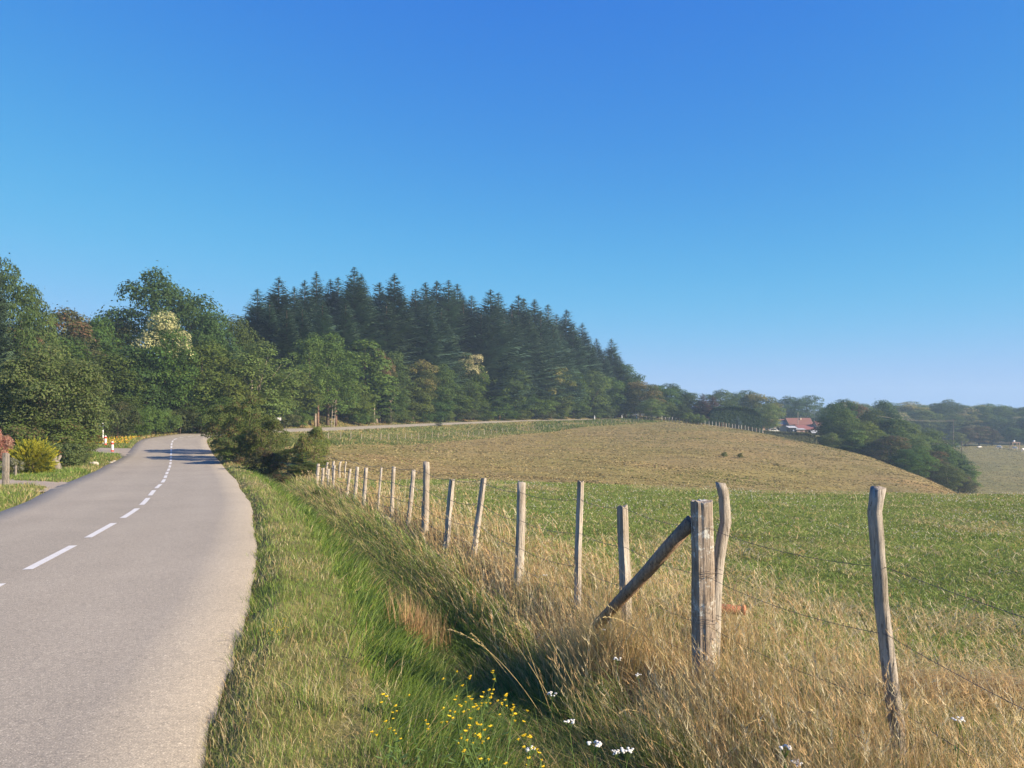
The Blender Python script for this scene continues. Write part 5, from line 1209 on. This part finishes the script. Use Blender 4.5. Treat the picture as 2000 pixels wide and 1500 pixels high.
# ------------------------------------------------------------------ farm, cows, power line
def tile_mat(name, a, b, sc=3.0):
    m = bpy.data.materials.new(name); t, n, l = nt(m); p = n['Principled BSDF']; v = mapping(n, l, (sc, sc, sc)); k = noise_node(n, l, 2.0, 5, .7, v)
    w = n.new('ShaderNodeTexWave'); w.inputs['Scale'].default_value = 2.2; w.inputs['Distortion'].default_value = .6; l.new(v, w.inputs['Vector'])
    c = ramp(n, l, k.outputs[0], [(.32, b), (.66, a)]); c2 = ramp(n, l, w.outputs[0], [(0, (.82,.82,.82)), (1, (1.08,1.08,1.08))])
    l.new(mixc(n, l, c.outputs[0], c2.outputs[0], 1, 'MULTIPLY'), p.inputs['Base Color']); p.inputs['Roughness'].default_value = .85; return m
M['tile'] = tile_mat('red_roof_tiles', (.24,.10,.065), (.15,.065,.048)); M['redmetal'] = tile_mat('red_sheet_roof', (.27,.095,.075), (.20,.07,.058)); M['tin'] = tile_mat('grey_tin', (.50,.52,.54), (.36,.37,.38))
M['stone'] = tile_mat('rubble_wall', (.34,.27,.20), (.22,.17,.13)); M['render'] = new_mat('cream_render', (.62,.50,.36), .9, .1); M['boards'] = tile_mat('weathered_boards', (.46,.32,.24), (.28,.17,.12)); M['solar'] = new_mat('dark_slate_panel', (.05,.06,.10), .3, .5); M['shade'] = new_mat('painted_dark_opening', (.015,.014,.013), .9, .1)
DF = 300.0
def W(px): return at(px, DF)
def gable(root, x0, x1, y0, y1, z0, ze, zr, wall, roof, over=.35, part=''):
    """long house: ridge along x; returns nothing. coordinates relative to root"""
    ym = (y0 + y1) / 2; mb = MB(); mb.add([(x0,y0,z0),(x1,y0,z0),(x1,y1,z0),(x0,y1,z0),(x0,y0,ze),(x1,y0,ze),(x1,y1,ze),(x0,y1,ze),(x0,ym,zr-.06),(x1,ym,zr-.06)], [(0,1,5,4),(2,3,7,6),(1,2,6,9,5),(3,0,4,8,7)]); w = mb.build('wall', wall, root)
    mb = MB(); e = over; k = (zr - ze) / (ym - y0); t = .16
    for s, ya in ((1, y0), (-1, y1)):
        yo = ya - s * e; zo = ze - k * e
        mb.add([(x0-e,yo,zo),(x1+e,yo,zo),(x1+e,ym,zr),(x0-e,ym,zr),(x0-e,yo,zo+t),(x1+e,yo,zo+t),(x1+e,ym,zr+t),(x0-e,ym,zr+t)], [(0,1,2,3),(4,7,6,5),(0,4,5,1),(1,5,6,2),(3,7,4,0),(2,6,7,3)])
    r = mb.build('roof', roof, root); return w, r
def opening(w, c, d, name='door'):
    mb = MB(); mb.box(c, d); return mb.build(name, M['shade'], w)
g0 = hz(845, DF)
# main barn: higher right half and lower left half with dark panels
b = empty('barn', (W(1574), DF + 8, g0), 0, 'long stone barn under a bright red tile roof in the trees', 'barn'); X0 = b.location.x
w_, r_ = gable(b, W(1551) - X0, W(1597) - X0, -3.2, 4.2, -1, 3.05, 5.35, M['stone'], M['tile'])
for px in (1563, 1580): opening(w_, (W(px) - X0, -3.2, 2.2), (.8, .12, .8), 'window')
mb = MB(); mb.box((W(1578) - X0, -.4, 5.1), (.5, .5, .9)); mb.build('chimney', M['render'], r_)
b = empty('farmhouse', (W(1536), DF + 10, g0), 0, 'lower tiled farm wing with dark roof panels left of the stone barn', 'farmhouse'); X0 = b.location.x
w_, r_ = gable(b, W(1522) - X0, W(1550.6) - X0, -3.6, 3.6, -1, 2.75, 4.85, M['stone'], M['tile'])
mb = MB(); k = (4.85 - 2.75) / 3.6; ya, yb = -3.5, -1.5
mb.add([(W(1523) - X0, ya, 2.75 + k * (ya + 3.6) + .19), (W(1550) - X0, ya, 2.75 + k * (ya + 3.6) + .19), (W(1548) - X0, yb, 2.75 + k * (yb + 3.6) + .19), (W(1524) - X0, yb, 2.75 + k * (yb + 3.6) + .19)], [(0, 1, 2, 3)]); mb.build('roof_panel', M['solar'], b)
opening(w_, (W(1530) - X0, -3.62, 1.2), (1.0, .12, 1.6), 'door')
# lean-to with red sheet roof
def leanto(name, label, cat, x0, x1, y0, y1, zf, zbk, wall, roof, open_front=False):
    t = empty(name, ((x0 + x1) / 2, y0, g0), 0, label, cat); X = (x0 + x1) / 2; a, c = x0 - X, x1 - X; D = y1 - y0; mb = MB()
    mb.add([(a,0,-1),(c,0,-1),(c,D,-1),(a,D,-1),(a,0,zf),(c,0,zf),(c,D,zbk),(a,D,zbk)], ([] if open_front else [(0,1,5,4)]) + [(1,2,6,5),(2,3,7,6),(3,0,4,7)]); w = mb.build('wall', wall, t)
    k = (zbk - zf) / D; e = .4; th = .12; mb = MB(); mb.add([(a-e,-e,zf-k*e+.02),(c+e,-e,zf-k*e+.02),(c+e,D+.1,zbk+k*.1+.02),(a-e,D+.1,zbk+k*.1+.02),(a-e,-e,zf-k*e+th),(c+e,-e,zf-k*e+th),(c+e,D+.1,zbk+k*.1+th),(a-e,D+.1,zbk+k*.1+th)], [(0,1,2,3),(4,7,6,5),(0,4,5,1),(1,5,6,2),(2,6,7,3),(3,7,4,0)]); mb.build('roof', roof, t)
    return t, w
t, w_ = leanto('lean_to', 'open lean-to with a flat red sheet roof in front of the stone barn', 'lean-to', W(1562), W(1598), DF - 1, DF + 4.6, 1.25, 2.75, M['stone'], M['redmetal'], True)
for px in (1563, 1575, 1597): mb = MB(); mb.box((W(px) - t.location.x, .05, .1), (.16, .16, 2.2)); mb.build('post', M['boards'], t)
t, w_ = leanto('shed', 'small shed with grey tin roof and brown plank front before the barn', 'shed', W(1545.5), W(1560.5), DF - 6, DF - 3, 1.35, 1.6, M['boards'], M['tin'])
mb = MB(); mb.box((.3, -.02, .3), (1.0, .06, 1.7)); mb.build('door', M['redwood'], t)
t, w_ = leanto('shed', 'shed coloured near black as shade, under a sloping pale roof left of the plank-fronted shed', 'shed', W(1532), W(1545), DF - 5.5, DF - 2.5, 2.0, 2.5, M['shade'], M['tin'])  # front is closed; the dark shade is put into the wall colour
mb = MB(); mb.sphere((.15, -.25, .9), (.35, .2, .35)); mb.build('float', M['white'], t, True)
# stack of corrugated sheets leaning
mb = MB(); mb.box((0, 0, .1), (3.0, 1.6, .12), Matrix.Rotation(math.radians(32), 3, 'X')); mb.box((0, .1, -.25), (2.6, 1.2, .1), Matrix.Rotation(math.radians(32), 3, 'X')); o = mb.build('tin_stack', M['tin']); o.location = (W(1582), DF - 5, g0 + .4); tag(o, 'leaning stack of pale corrugated sheets under the red-roofed lean-to', 'sheets')
b = empty('cottage', (W(1606), DF + 3, g0), 0, 'cream gable of a cottage peeping from the tree at the barn\'s right', 'cottage'); X0 = b.location.x
w_, r_ = gable(b, -1.6, 1.8, -1.8, 1.8, -1, 3.0, 4.2, M['render'], M['tile']); opening(w_, (-.3, -1.8, 2.2), (.7, .12, .9), 'window')
b = empty('outbuilding', (at(1484, 262), 262, zf1(at(1484, 262), 262)), 0, 'little brick outbuilding with orange-red roof left of the silvery tree', 'outbuilding')
w_, r_ = gable(b, -1.3, 1.3, -1.4, 1.4, -1, 1.3, 2.7, M['boards'], M['tile']); opening(w_, (.2, -1.4, .5), (.6, .1, .8), 'window')
b.location.z = hz(840, 262)
# white vehicle behind the hedge
def car():
    d = 262; t = empty('parked_car', (at(1509, d), d, hz(845.5, d)), 0, 'white-roofed car parked behind the low hedge left of the sheds', 'car')
    mb = MB(); prof = [(-1.9,.25),(-1.9,.75),(-1.2,.9),(-.7,1.4),(.9,1.45),(1.5,.95),(1.95,.85),(1.95,.25)]
    n = len(prof); mb.add([(x, s * .8 * (1 if z < 1 else .85), z) for s in (-1, 1) for x, z in prof], [tuple(range(n))[::-1], tuple(range(n, 2*n))] + [(k, (k + 1) % n, n + (k + 1) % n, n + k) for k in range(n)]); mb.build('body', M['white'], t)
    for s in (-1, 1): mb = MB(); mb.add([(x, s * .83 * (1 if z < 1 else .9), z) for x, z in [(-1.05,.93),(-.65,1.32),(.8,1.36),(1.25,.97)]], [(0,1,2,3)]); mb.build('side_window', M['shade'], t)
    for x in (-1.2, 1.25):
        for s in (-1, 1): mb = MB(); mb.tube([(x, s * .68, .3), (x, s * .84, .3)], .3, 14); mb.build('wheel', M['dark'], t, True)
car()
# TV mast and power line
M['polewood'] = new_mat('grey_pole_wood', (.20,.17,.14), .9, .1)
def pole(px, d, top, label, cross=False, r=.10, light=False):
    x = at(px, d); z = zf1(x, d); t = empty('utility_pole' if cross else 'pole', (x, d, z), 0, label, 'pole'); H = hz(top, d) - z; mb = MB(); mb.tube([(0, 0, -.3), (0, 0, H)], [r * 1.3, r], 8); mb.build('mast', M['farpost'] if light else M['polewood'], t)
    if cross:
        for dz in (.25, 1.5): mb = MB(); mb.box((.45, 0, H - dz), (1.5, .12, .14)); mb.build('crossarm', M['farpost'], t)
        for sx_ in (-.2, 1.1):
            mb = MB(); mb.sphere((sx_, 0, H - .1), .12, 6, 4); mb.build('insulator', M['white'], t)
    return t, (x, d, z + H)
pole(1558.5, 304, 805, 'thin mast rising above the barn ridge', r=.09, light=True)
pole(1878.5, 200, 862, 'dark pole standing in the far pasture above the hollow trees', r=.11)
t1, a1 = pole(1677, 232, 803, 'utility pole with two crossarms poking out of the hollow trees', True, .13, True)
t2, a2 = pole(1862, 262, 819, 'utility pole at the far end of the wires, sunk in the distant trees', False, .08)
pl = empty('power_line', a1, 0, 'pair of pale wires strung over the hollow between two utility poles', 'wires')
for k, dz in enumerate((-.2, -.45)):
    A_ = Vector((1.1 * k, 0, dz)); B_ = Vector(a2) - Vector(a1) + Vector((1.1 * k, 0, dz)); mb = MB(); mb.tube([A_.lerp(B_, u) - Vector((0, 0, 2.2 * 4 * u * (1 - u) * .5)) for u in np.linspace(0, 1, 17)], .016, 4); mb.build('cable', M['farpost'], pl)
# cows
M['cow'] = new_mat('cream_white_hide', (.70,.64,.54), .8, .2); M['hay'] = new_mat('hay', (.42,.30,.16), .95, .1)
def cow_mesh():
    """one continuous skin: trunk, neck lowered to graze, four jointed legs, tail"""
    me = bpy.data.meshes.new('body'); V = []; E = []; Rr = []
    def v(p, r, parent=None):
        V.append(p); Rr.append(r)
        if parent is not None: E.append((parent, len(V) - 1))
        return len(V) - 1
    pel = v((-.75, 0, 1.15), (.30, .34)); mid = v((-.15, 0, 1.02), (.38, .42), pel); sh = v((.55, 0, 1.10), (.30, .40), mid); nk = v((.95, 0, 1.12), (.17, .25), sh); n2 = v((1.25, 0, .80), (.13, .18), nk); hd = v((1.42, 0, .48), (.13, .15), n2); mz = v((1.55, 0, .20), (.09, .09), hd)
    for s in (-1, 1):
        v((1.33, s * .22, .60), (.04, .07), hd)                         # ears
        a = v((.52, s * .20, .78), (.13, .15), sh); b_ = v((.50, s * .20, .42), (.065, .07), a); c = v((.52, s * .20, .08), (.055, .055), b_); v((.57, s * .20, .02), (.065, .06), c)
        a = v((-.78, s * .22, .80), (.17, .20), pel); b_ = v((-.95, s * .22, .50), (.075, .08), a); c = v((-.86, s * .22, .08), (.055, .055), b_); v((-.80, s * .22, .02), (.065, .06), c)
    tl = v((-1.08, 0, 1.15), (.05, .05), pel); t2_ = v((-1.16, 0, .7), (.025, .025), tl); v((-1.15, 0, .4), (.05, .05), t2_)
    me.from_pydata(V, E, []); me.update(); return me, Rr
cm, cr_ = cow_mesh(); cow0 = None
for i, (px, d, rz, s, lb) in enumerate([(1952, 298, 1.9, 1.0, 'white cow standing alone in the open far pasture'), (1983, 296, 1.75, .95, 'white cow under the wooden feeder roof'), (1999, 290, .5, 1.0, 'cream cow at the picture\'s right edge'), (1913, 304, .2, .8, 'pale cow lying by the orchard trees'), (1874, 306, 2.8, .8, 'pale cow half hidden at the left end of the far pasture')]):
    if cow0 is None:
        o = link('cow', cm, M['cow']); o.modifiers.new('skin', 'SKIN'); o.modifiers.new('sub', 'SUBSURF').levels = 2; o.modifiers['sub'].render_levels = 2
        for sv, r in zip(cm.skin_vertices[0].data, cr_): sv.radius = r
        cm.skin_vertices[0].data[0].use_root = True; cow0 = o
    else: o = cow0.copy(); COL.objects.link(o)
    x = at(px, d); o.location = (x, d, zf1(x, d) - (.45 if i > 2 else 0)); o.rotation_euler = (0, 0, rz); o.scale = (s, s, s); tag(o, lb, 'cow', 'cows in the far pasture')
t = empty('cattle_feeder', (at(1982, 300), 300, zf1(at(1982, 300), 300)), 0, 'small wooden feeder roof beside the white cow at the right edge', 'feeder')
mb = MB(); mb.box((0, 0, 2.5), (3.0, 2.0, .15)); mb.build('roof', M['boards'], t)
for sx_ in (-1.3, 1.3):
    for sy_ in (-.8, .8): mb = MB(); mb.box((sx_, sy_, 1.2), (.2, .2, 2.5)); mb.build('leg', M['boards'], t)
mb = MB(); mb.sphere((-.3, 0, 3.0), (.5, .3, .35)); o = mb.build('salt_sack', M['white'], None, True); o.location = t.location; tag(o, 'small white sack lying on top of the feeder roof', 'sack')
# ------------------------------------------------------------------ individual flowers and stalks close to the eye
M['yellow'] = new_mat('yellow_petals', (.66,.46,.02), .6, .2); M['whitepetal'] = new_mat('white_petals', (.58,.58,.54), .7, .2); M['stemgreen'] = new_mat('green_stem', (.10,.16,.04), .7, .2); M['straw'] = new_mat('straw_stem', (.46,.36,.17), .7, .2); M['terracotta'] = wood_mat('orange_clay', (.46,.19,.11), (.30,.13,.08), zs=(3,3,3))
def ragwort_mesh(seed, nb=6):
    rng = random.Random(seed); st = MB(); lf = []
    for k in range(nb):
        a = rng.uniform(0, 6.28); sp = rng.uniform(.05, .20); H = rng.uniform(.34, .56); top = Vector((math.cos(a) * sp, math.sin(a) * sp, H)); st.tube([(0, 0, 0), top * .5 + Vector((0, 0, .03)), top], [.0028, .0022, .0014], 4)
        for q in range(rng.randint(2, 4)):
            b = rng.uniform(0, 6.28); p = top + Vector((math.cos(b) * rng.uniform(.008, .045), math.sin(b) * rng.uniform(.008, .045), rng.uniform(-.05, .035))); st.tube([top - Vector((0, 0, .05)), p], .001, 3)
            r = rng.uniform(.007, .0125); n = 8; tl = Vector((rng.uniform(-.4, .4), rng.uniform(-.4, .4), 1)).normalized(); u = tl.orthogonal().normalized(); w = tl.cross(u); vs = [p + tl * .003]
            for m in range(2 * n): vs.append(p + (u * math.cos(math.pi * m / n) + w * math.sin(math.pi * m / n)) * r * (1 if m % 2 else .55) + tl * (.002 if m % 2 else 0))
            vs.append(p - tl * .008); fl = MB(); lf.append(fl); fl.add(vs, [(0, 1 + m, 1 + (m + 1) % (2 * n)) for m in range(2 * n)] + [(2 * n + 1, 1 + (m + 1) % (2 * n), 1 + m) for m in range(2 * n)])
        for q in range(4):
            z = rng.uniform(.06, H * .7); b = rng.uniform(0, 6.28); p = top * (z / H); e = p + Vector((math.cos(b) * .06, math.sin(b) * .06, .02)); sd = Vector((-math.sin(b), math.cos(b), 0)) * .009; st.add([p, (p + e) / 2 + sd, e, (p + e) / 2 - sd], [(0, 1, 2, 3)])
    return [st.mesh('stems')] + [f.mesh('flower_head') for f in lf]
def on_ray(px, py, e0=None, dmin=3.0, dmax=25.0, h=0.0):
    """depth at which the sight line through (px,py) meets ground raised by h"""
    d = np.linspace(dmin, dmax, 400); x = at(px, 1) * d; z = zfun(x, d) + h; zz = CZ + (HY - py) / F * d; i = np.argmax(zz <= z)
    return float(d[i])
def plant(name, meshes, px, py, h, label, cat, group, names=('stems', 'flower_head'), mats=None, s=1.0, rz=0):
    d = on_ray(px, py, h=h); x = at(px, d); t = empty(name, (x, d, zf1(x, d)), rz, label, cat, group); t.scale = (s, s, s)
    for k, me in enumerate(meshes): link(names[min(k, 1)], me, mats[min(k, 1)], t)
    return t
RG = [ragwort_mesh(i, n) for i, n in enumerate((4, 5, 3))]
YM = (M['stemgreen'], M['yellow'])
for i, (px, py, v, s, lb) in enumerate([(935, 1318, 2, 1.0, 'highest yellow-flowered plant of the ditch group'), (908, 1350, 0, 1.0, 'yellow-flowered plant just below the highest one'), (930, 1372, 1, 1.05, 'dense yellow-flowered plant in the centre of the ditch group'), (968, 1380, 0, 1.0, 'yellow-flowered plant at the right of the ditch group'), (875, 1378, 2, 1.0, 'yellow-flowered plant left of the dense one'), (842, 1392, 0, .95, 'yellow-flowered plant in the left middle of the ditch group'), (795, 1376, 2, .95, 'leftmost yellow-flowered plant of the ditch group'), (768, 1396, 2, .7, 'small yellow-flowered plant at the far left of the ditch group'), (955, 1405, 1, .9, 'yellow-flowered plant under the right end of the ditch group'), (975, 1440, 1, 1.0, 'yellow-flowered plant low in the ditch near the picture bottom'), (1003, 1478, 1, 1.0, 'lowest yellow-flowered plant, near the white yarrow'), (962, 1492, 0, 1.0, 'yellow-flowered plant cut by the bottom edge')]):
    plant('ragwort', RG[v], px, py, .50 * s, lb, 'flower', 'yellow flowers in the ditch', mats=YM, s=s, rz=i * 1.7)
for i, (px, py, v, s, lb) in enumerate([(524, 1222, 2, .5, 'small yellow flower cluster on the verge, middle of three'), (543, 1220, 2, .45, 'small yellow flower cluster on the verge, right of three'), (530, 1240, 0, .45, 'small yellow flower cluster on the verge, lowest of three'), (592, 1128, 2, .4, 'single yellow flower further up the verge'), (606, 1108, 2, .35, 'farthest single yellow flower on the verge')]):
    plant('hawkbit', RG[v], px, py, .45 * s, lb, 'flower', 'yellow flowers on the verge', mats=YM, s=s, rz=i)
def yarrow_mesh(seed, H=.5):
    rng = random.Random(seed); st = MB(); fl = MB(); top = Vector((rng.uniform(-.06, .06), rng.uniform(-.06, .06), H)); st.tube([(0, 0, 0), top * .5 + Vector((.01, 0, 0)), top - Vector((0, 0, .04))], [.003, .0025, .002], 5)
    for q in range(16):
        b = rng.uniform(0, 6.28); r = .028 * math.sqrt(rng.random()); p = top + Vector((math.cos(b) * r, math.sin(b) * r, rng.uniform(-.004, .006))); st.tube([top - Vector((0, 0, .05)), p], .0009, 3); fl.sphere(p, (.0068, .0068, .0045), 7, 4)
    for q in range(9):
        z = H * rng.uniform(.1, .8); b = rng.uniform(0, 6.28); p = top * (z / H); e = p + Vector((math.cos(b) * .05, math.sin(b) * .05, .025)); sd = Vector((-math.sin(b), math.cos(b), 0)) * .004; st.add([p, (p + e) / 2 + sd, e, (p + e) / 2 - sd], [(0, 1, 2, 3)])
    return st.mesh('stem'), fl.mesh('flower_head')
YA = [yarrow_mesh(i, h) for i, h in enumerate((.5, .42, .55))]
for i, (px, py, s, lb) in enumerate([(1066, 1363, 1.0, 'white yarrow at the ditch\'s upper right, above the other low ones'), (1058, 1434, 1.0, 'white yarrow at the left of the bottom row'), (1140, 1430, 1.0, 'white yarrow in the middle of the bottom row'), (1176, 1452, 1.2, 'largest white yarrow, in the bottom row'), (1187, 1447, .9, 'white yarrow touching the largest one'), (1190, 1490, 1.1, 'white yarrow at the bottom edge below the largest one'), (1200, 1293, .9, 'white yarrow in the shaded bank left of the corner post'), (1256, 1297, .8, 'white yarrow in the shaded bank nearest the corner post'), (1190, 1240, .7, 'highest small white yarrow on the bank'), (1536, 1452, 1.0, 'white yarrow in the dry grass between the two right stakes'), (1546, 1480, 1.0, 'white yarrow just below the one in the dry grass'), (1848, 1444, 1.0, 'white yarrow right of the tall crooked stake'), (1063, 1128, .8, 'white flower beyond the fence right of the round grey stake'), (1706, 1232, .7, 'pinkish-white flower touching the left of the crooked stake')]):
    plant('yarrow', YA[i % 3], px, py, .5 * s, lb, 'flower', 'white yarrow on the bank', ('stem', 'flower_head'), (M['stemgreen'], M['whitepetal']), s, i * 1.1)
# arching grass stalks with nodding heads: from foot pixel to tip pixel
def stalk(foot, tip, arch, label, head=.2, seed=1, hd=.0045, back=0.25):
    rng = random.Random(seed); df = on_ray(*foot); A_ = Vector((at(foot[0], df), df, zf1(at(foot[0], df), df))); dt = df - back; B_ = Vector((at(tip[0], dt), dt, hz(tip[1], dt)))
    C_ = Vector((at(arch[0], (df + dt) / 2), (df + dt) / 2, hz(arch[1], (df + dt) / 2))); q = lambda u: A_ * (1 - u) ** 2 + C_ * 2 * u * (1 - u) + B_ * u * u
    t = empty('grass_stalk', A_, 0, label, 'grass stalk', 'tall arching grass stalks'); mb = MB(); mb.tube([q(u) - A_ for u in np.linspace(0, 1, 14)], [.0022 * (1 - .55 * u) for u in np.linspace(0, 1, 14)], 5); mb.build('stem', M['straw'], t)
    mb = MB()
    for k in range(46):
        u = 1 - head * rng.random(); p = q(u) - A_; dr = (q(min(1, u + .02)) - q(u - .02)).normalized(); s_ = Vector((rng.uniform(-1, 1), rng.uniform(-1, 1), rng.uniform(-1.3, .3))).normalized(); e = p + dr * .022 + s_ * hd * 2.2; w = dr.cross(s_).normalized() * hd * .5; mb.add([p, p * .5 + e * .5 + w, e, p * .5 + e * .5 - w], [(0, 1, 2, 3)])
    mb.build('seed_head', M['straw'], t)
stalk((1085, 1445), (880, 1229), (985, 1262), 'long stalk arching left over the ditch, its head the farthest left', .32, 1, .007)
stalk((1060, 1420), (922, 1238), (965, 1275), 'stalk arching over the ditch just right of the farthest-left head', .25, 2, .006)
stalk((1120, 1440), (985, 1222), (1030, 1290), 'stalk with a hooked head in the middle of the ditch', .25, 3)
stalk((1100, 1455), (1006, 1190), (1050, 1330), 'straight tall stalk crossing the shaded bank', .15, 4)
stalk((1180, 1480), (1048, 1200), (1120, 1330), 'thin stalk slanting over the dark bank', .12, 5)
stalk((1420, 1470), (1180, 1205), (1270, 1200), 'stalk bending over left of the corner post', .2, 6)
stalk((1560, 1490), (1455, 1432), (1480, 1360), 'nodding oat-like head hanging low between the right stakes', .38, 7, .008)
stalk((1660, 1500), (1575, 1400), (1590, 1350), 'nodding pale head curling left beside the crooked stake', .38, 8, .008)
stalk((1330, 1495), (1215, 1390), (1255, 1365), 'short bent stalk in front of the dark bank', .3, 9)
stalk((1385, 1490), (1372, 1450), (1330, 1360), 'curled stalk at the bottom below the corner post', .3, 10, .006)
stalk((1790, 1495), (1680, 1200), (1745, 1330), 'long straight straw crossing behind the crooked stake', .1, 11)
stalk((1475, 1470), (1423, 1300), (1440, 1380), 'upright straw right of the bowed stake', .2, 12)
stalk((800, 1255), (786, 1128), (788, 1180), 'dry upright stalk, left of the clump at the ditch edge', .35, 13, .006)
stalk((826, 1262), (800, 1145), (806, 1190), 'dry upright stalk in the clump at the ditch edge', .35, 14, .006)
stalk((842, 1268), (833, 1150), (838, 1200), 'dry upright stalk, right of the clump at the ditch edge', .3, 15, .006)
# clay pipe end lying in the grass behind the bowed stake
d = 6.9; x = at(1427, d); mb = MB(); o_ = []
n = 14
for a_, b_, r in ((-.12, .12, .042),):
    mb.tube([(a_, 0, 0), (b_, 0, 0)], r, n, None, 0, False); mb.tube([(b_, 0, 0), (a_, 0, 0)], r * .8, n, None, 0, False); mb.tube([(a_ - .005, 0, 0), (a_ + .03, 0, 0)], r * 1.15, n); mb.tube([(b_ - .03, 0, 0), (b_ + .005, 0, 0)], r * 1.15, n)
o = mb.build('clay_pipe', M['terracotta'], None, True); o.location = (x, d, hz(1190, d)); o.rotation_euler = (0, .05, -.1); tag(o, 'orange clay pipe lying in the dry grass behind the bowed stake', 'pipe')
# hay windrow right of the crooked stake
def windrow():
    r = np.random.RandomState(88); n = 16000; u = r.rand(n); y = 5.35 - .12 * u + r.normal(0, .16, n); x = 2.55 + u * 2.8; z = zfun(x, y) + .02 + np.abs(r.normal(0, .075, n)) * np.exp(-((y - 5.3) / .35) ** 2) + .10 * np.exp(-((y - 5.3) / .2) ** 2)
    g = Pile(); g.add(blades(np.stack([x, y, z], 1), r.uniform(.01, .06, n), np.full(n, .0042), r.uniform(2, 9, n), r.normal(0, .5, n) + np.where(r.rand(n) < .5, 0, math.pi), r.uniform(0, .5, n), mixcol(n, [ST, SO, SP_, (.40,.26,.13)], [.3, .4, .15, .15], r), 2, 3))
    g.build('cut_hay', M['grass'], 'low row of cut golden hay lying at the pasture edge on the right', 'hay')
windrow()
# ------------------------------------------------------------------ the air: far things fade a little
def haze():
    m = bpy.data.materials.new('haze_air'); t, n, l = nt(m); n.remove(n['Principled BSDF'])
    v = n.new('ShaderNodeVolumePrincipled'); v.inputs['Color'].default_value = (.55, .78, 1, 1); v.inputs['Density'].default_value = HAZE; v.inputs['Anisotropy'].default_value = 0.0
    l.new(v.outputs[0], n['Material Output'].inputs['Volume'])
    mb = MB(); mb.box((0, 0, 10.0), (3100, 3100, 72)); o = mb.build('haze', m); tag(o, kind='stuff'); o.visible_shadow = True
HAZE = .00048
haze()
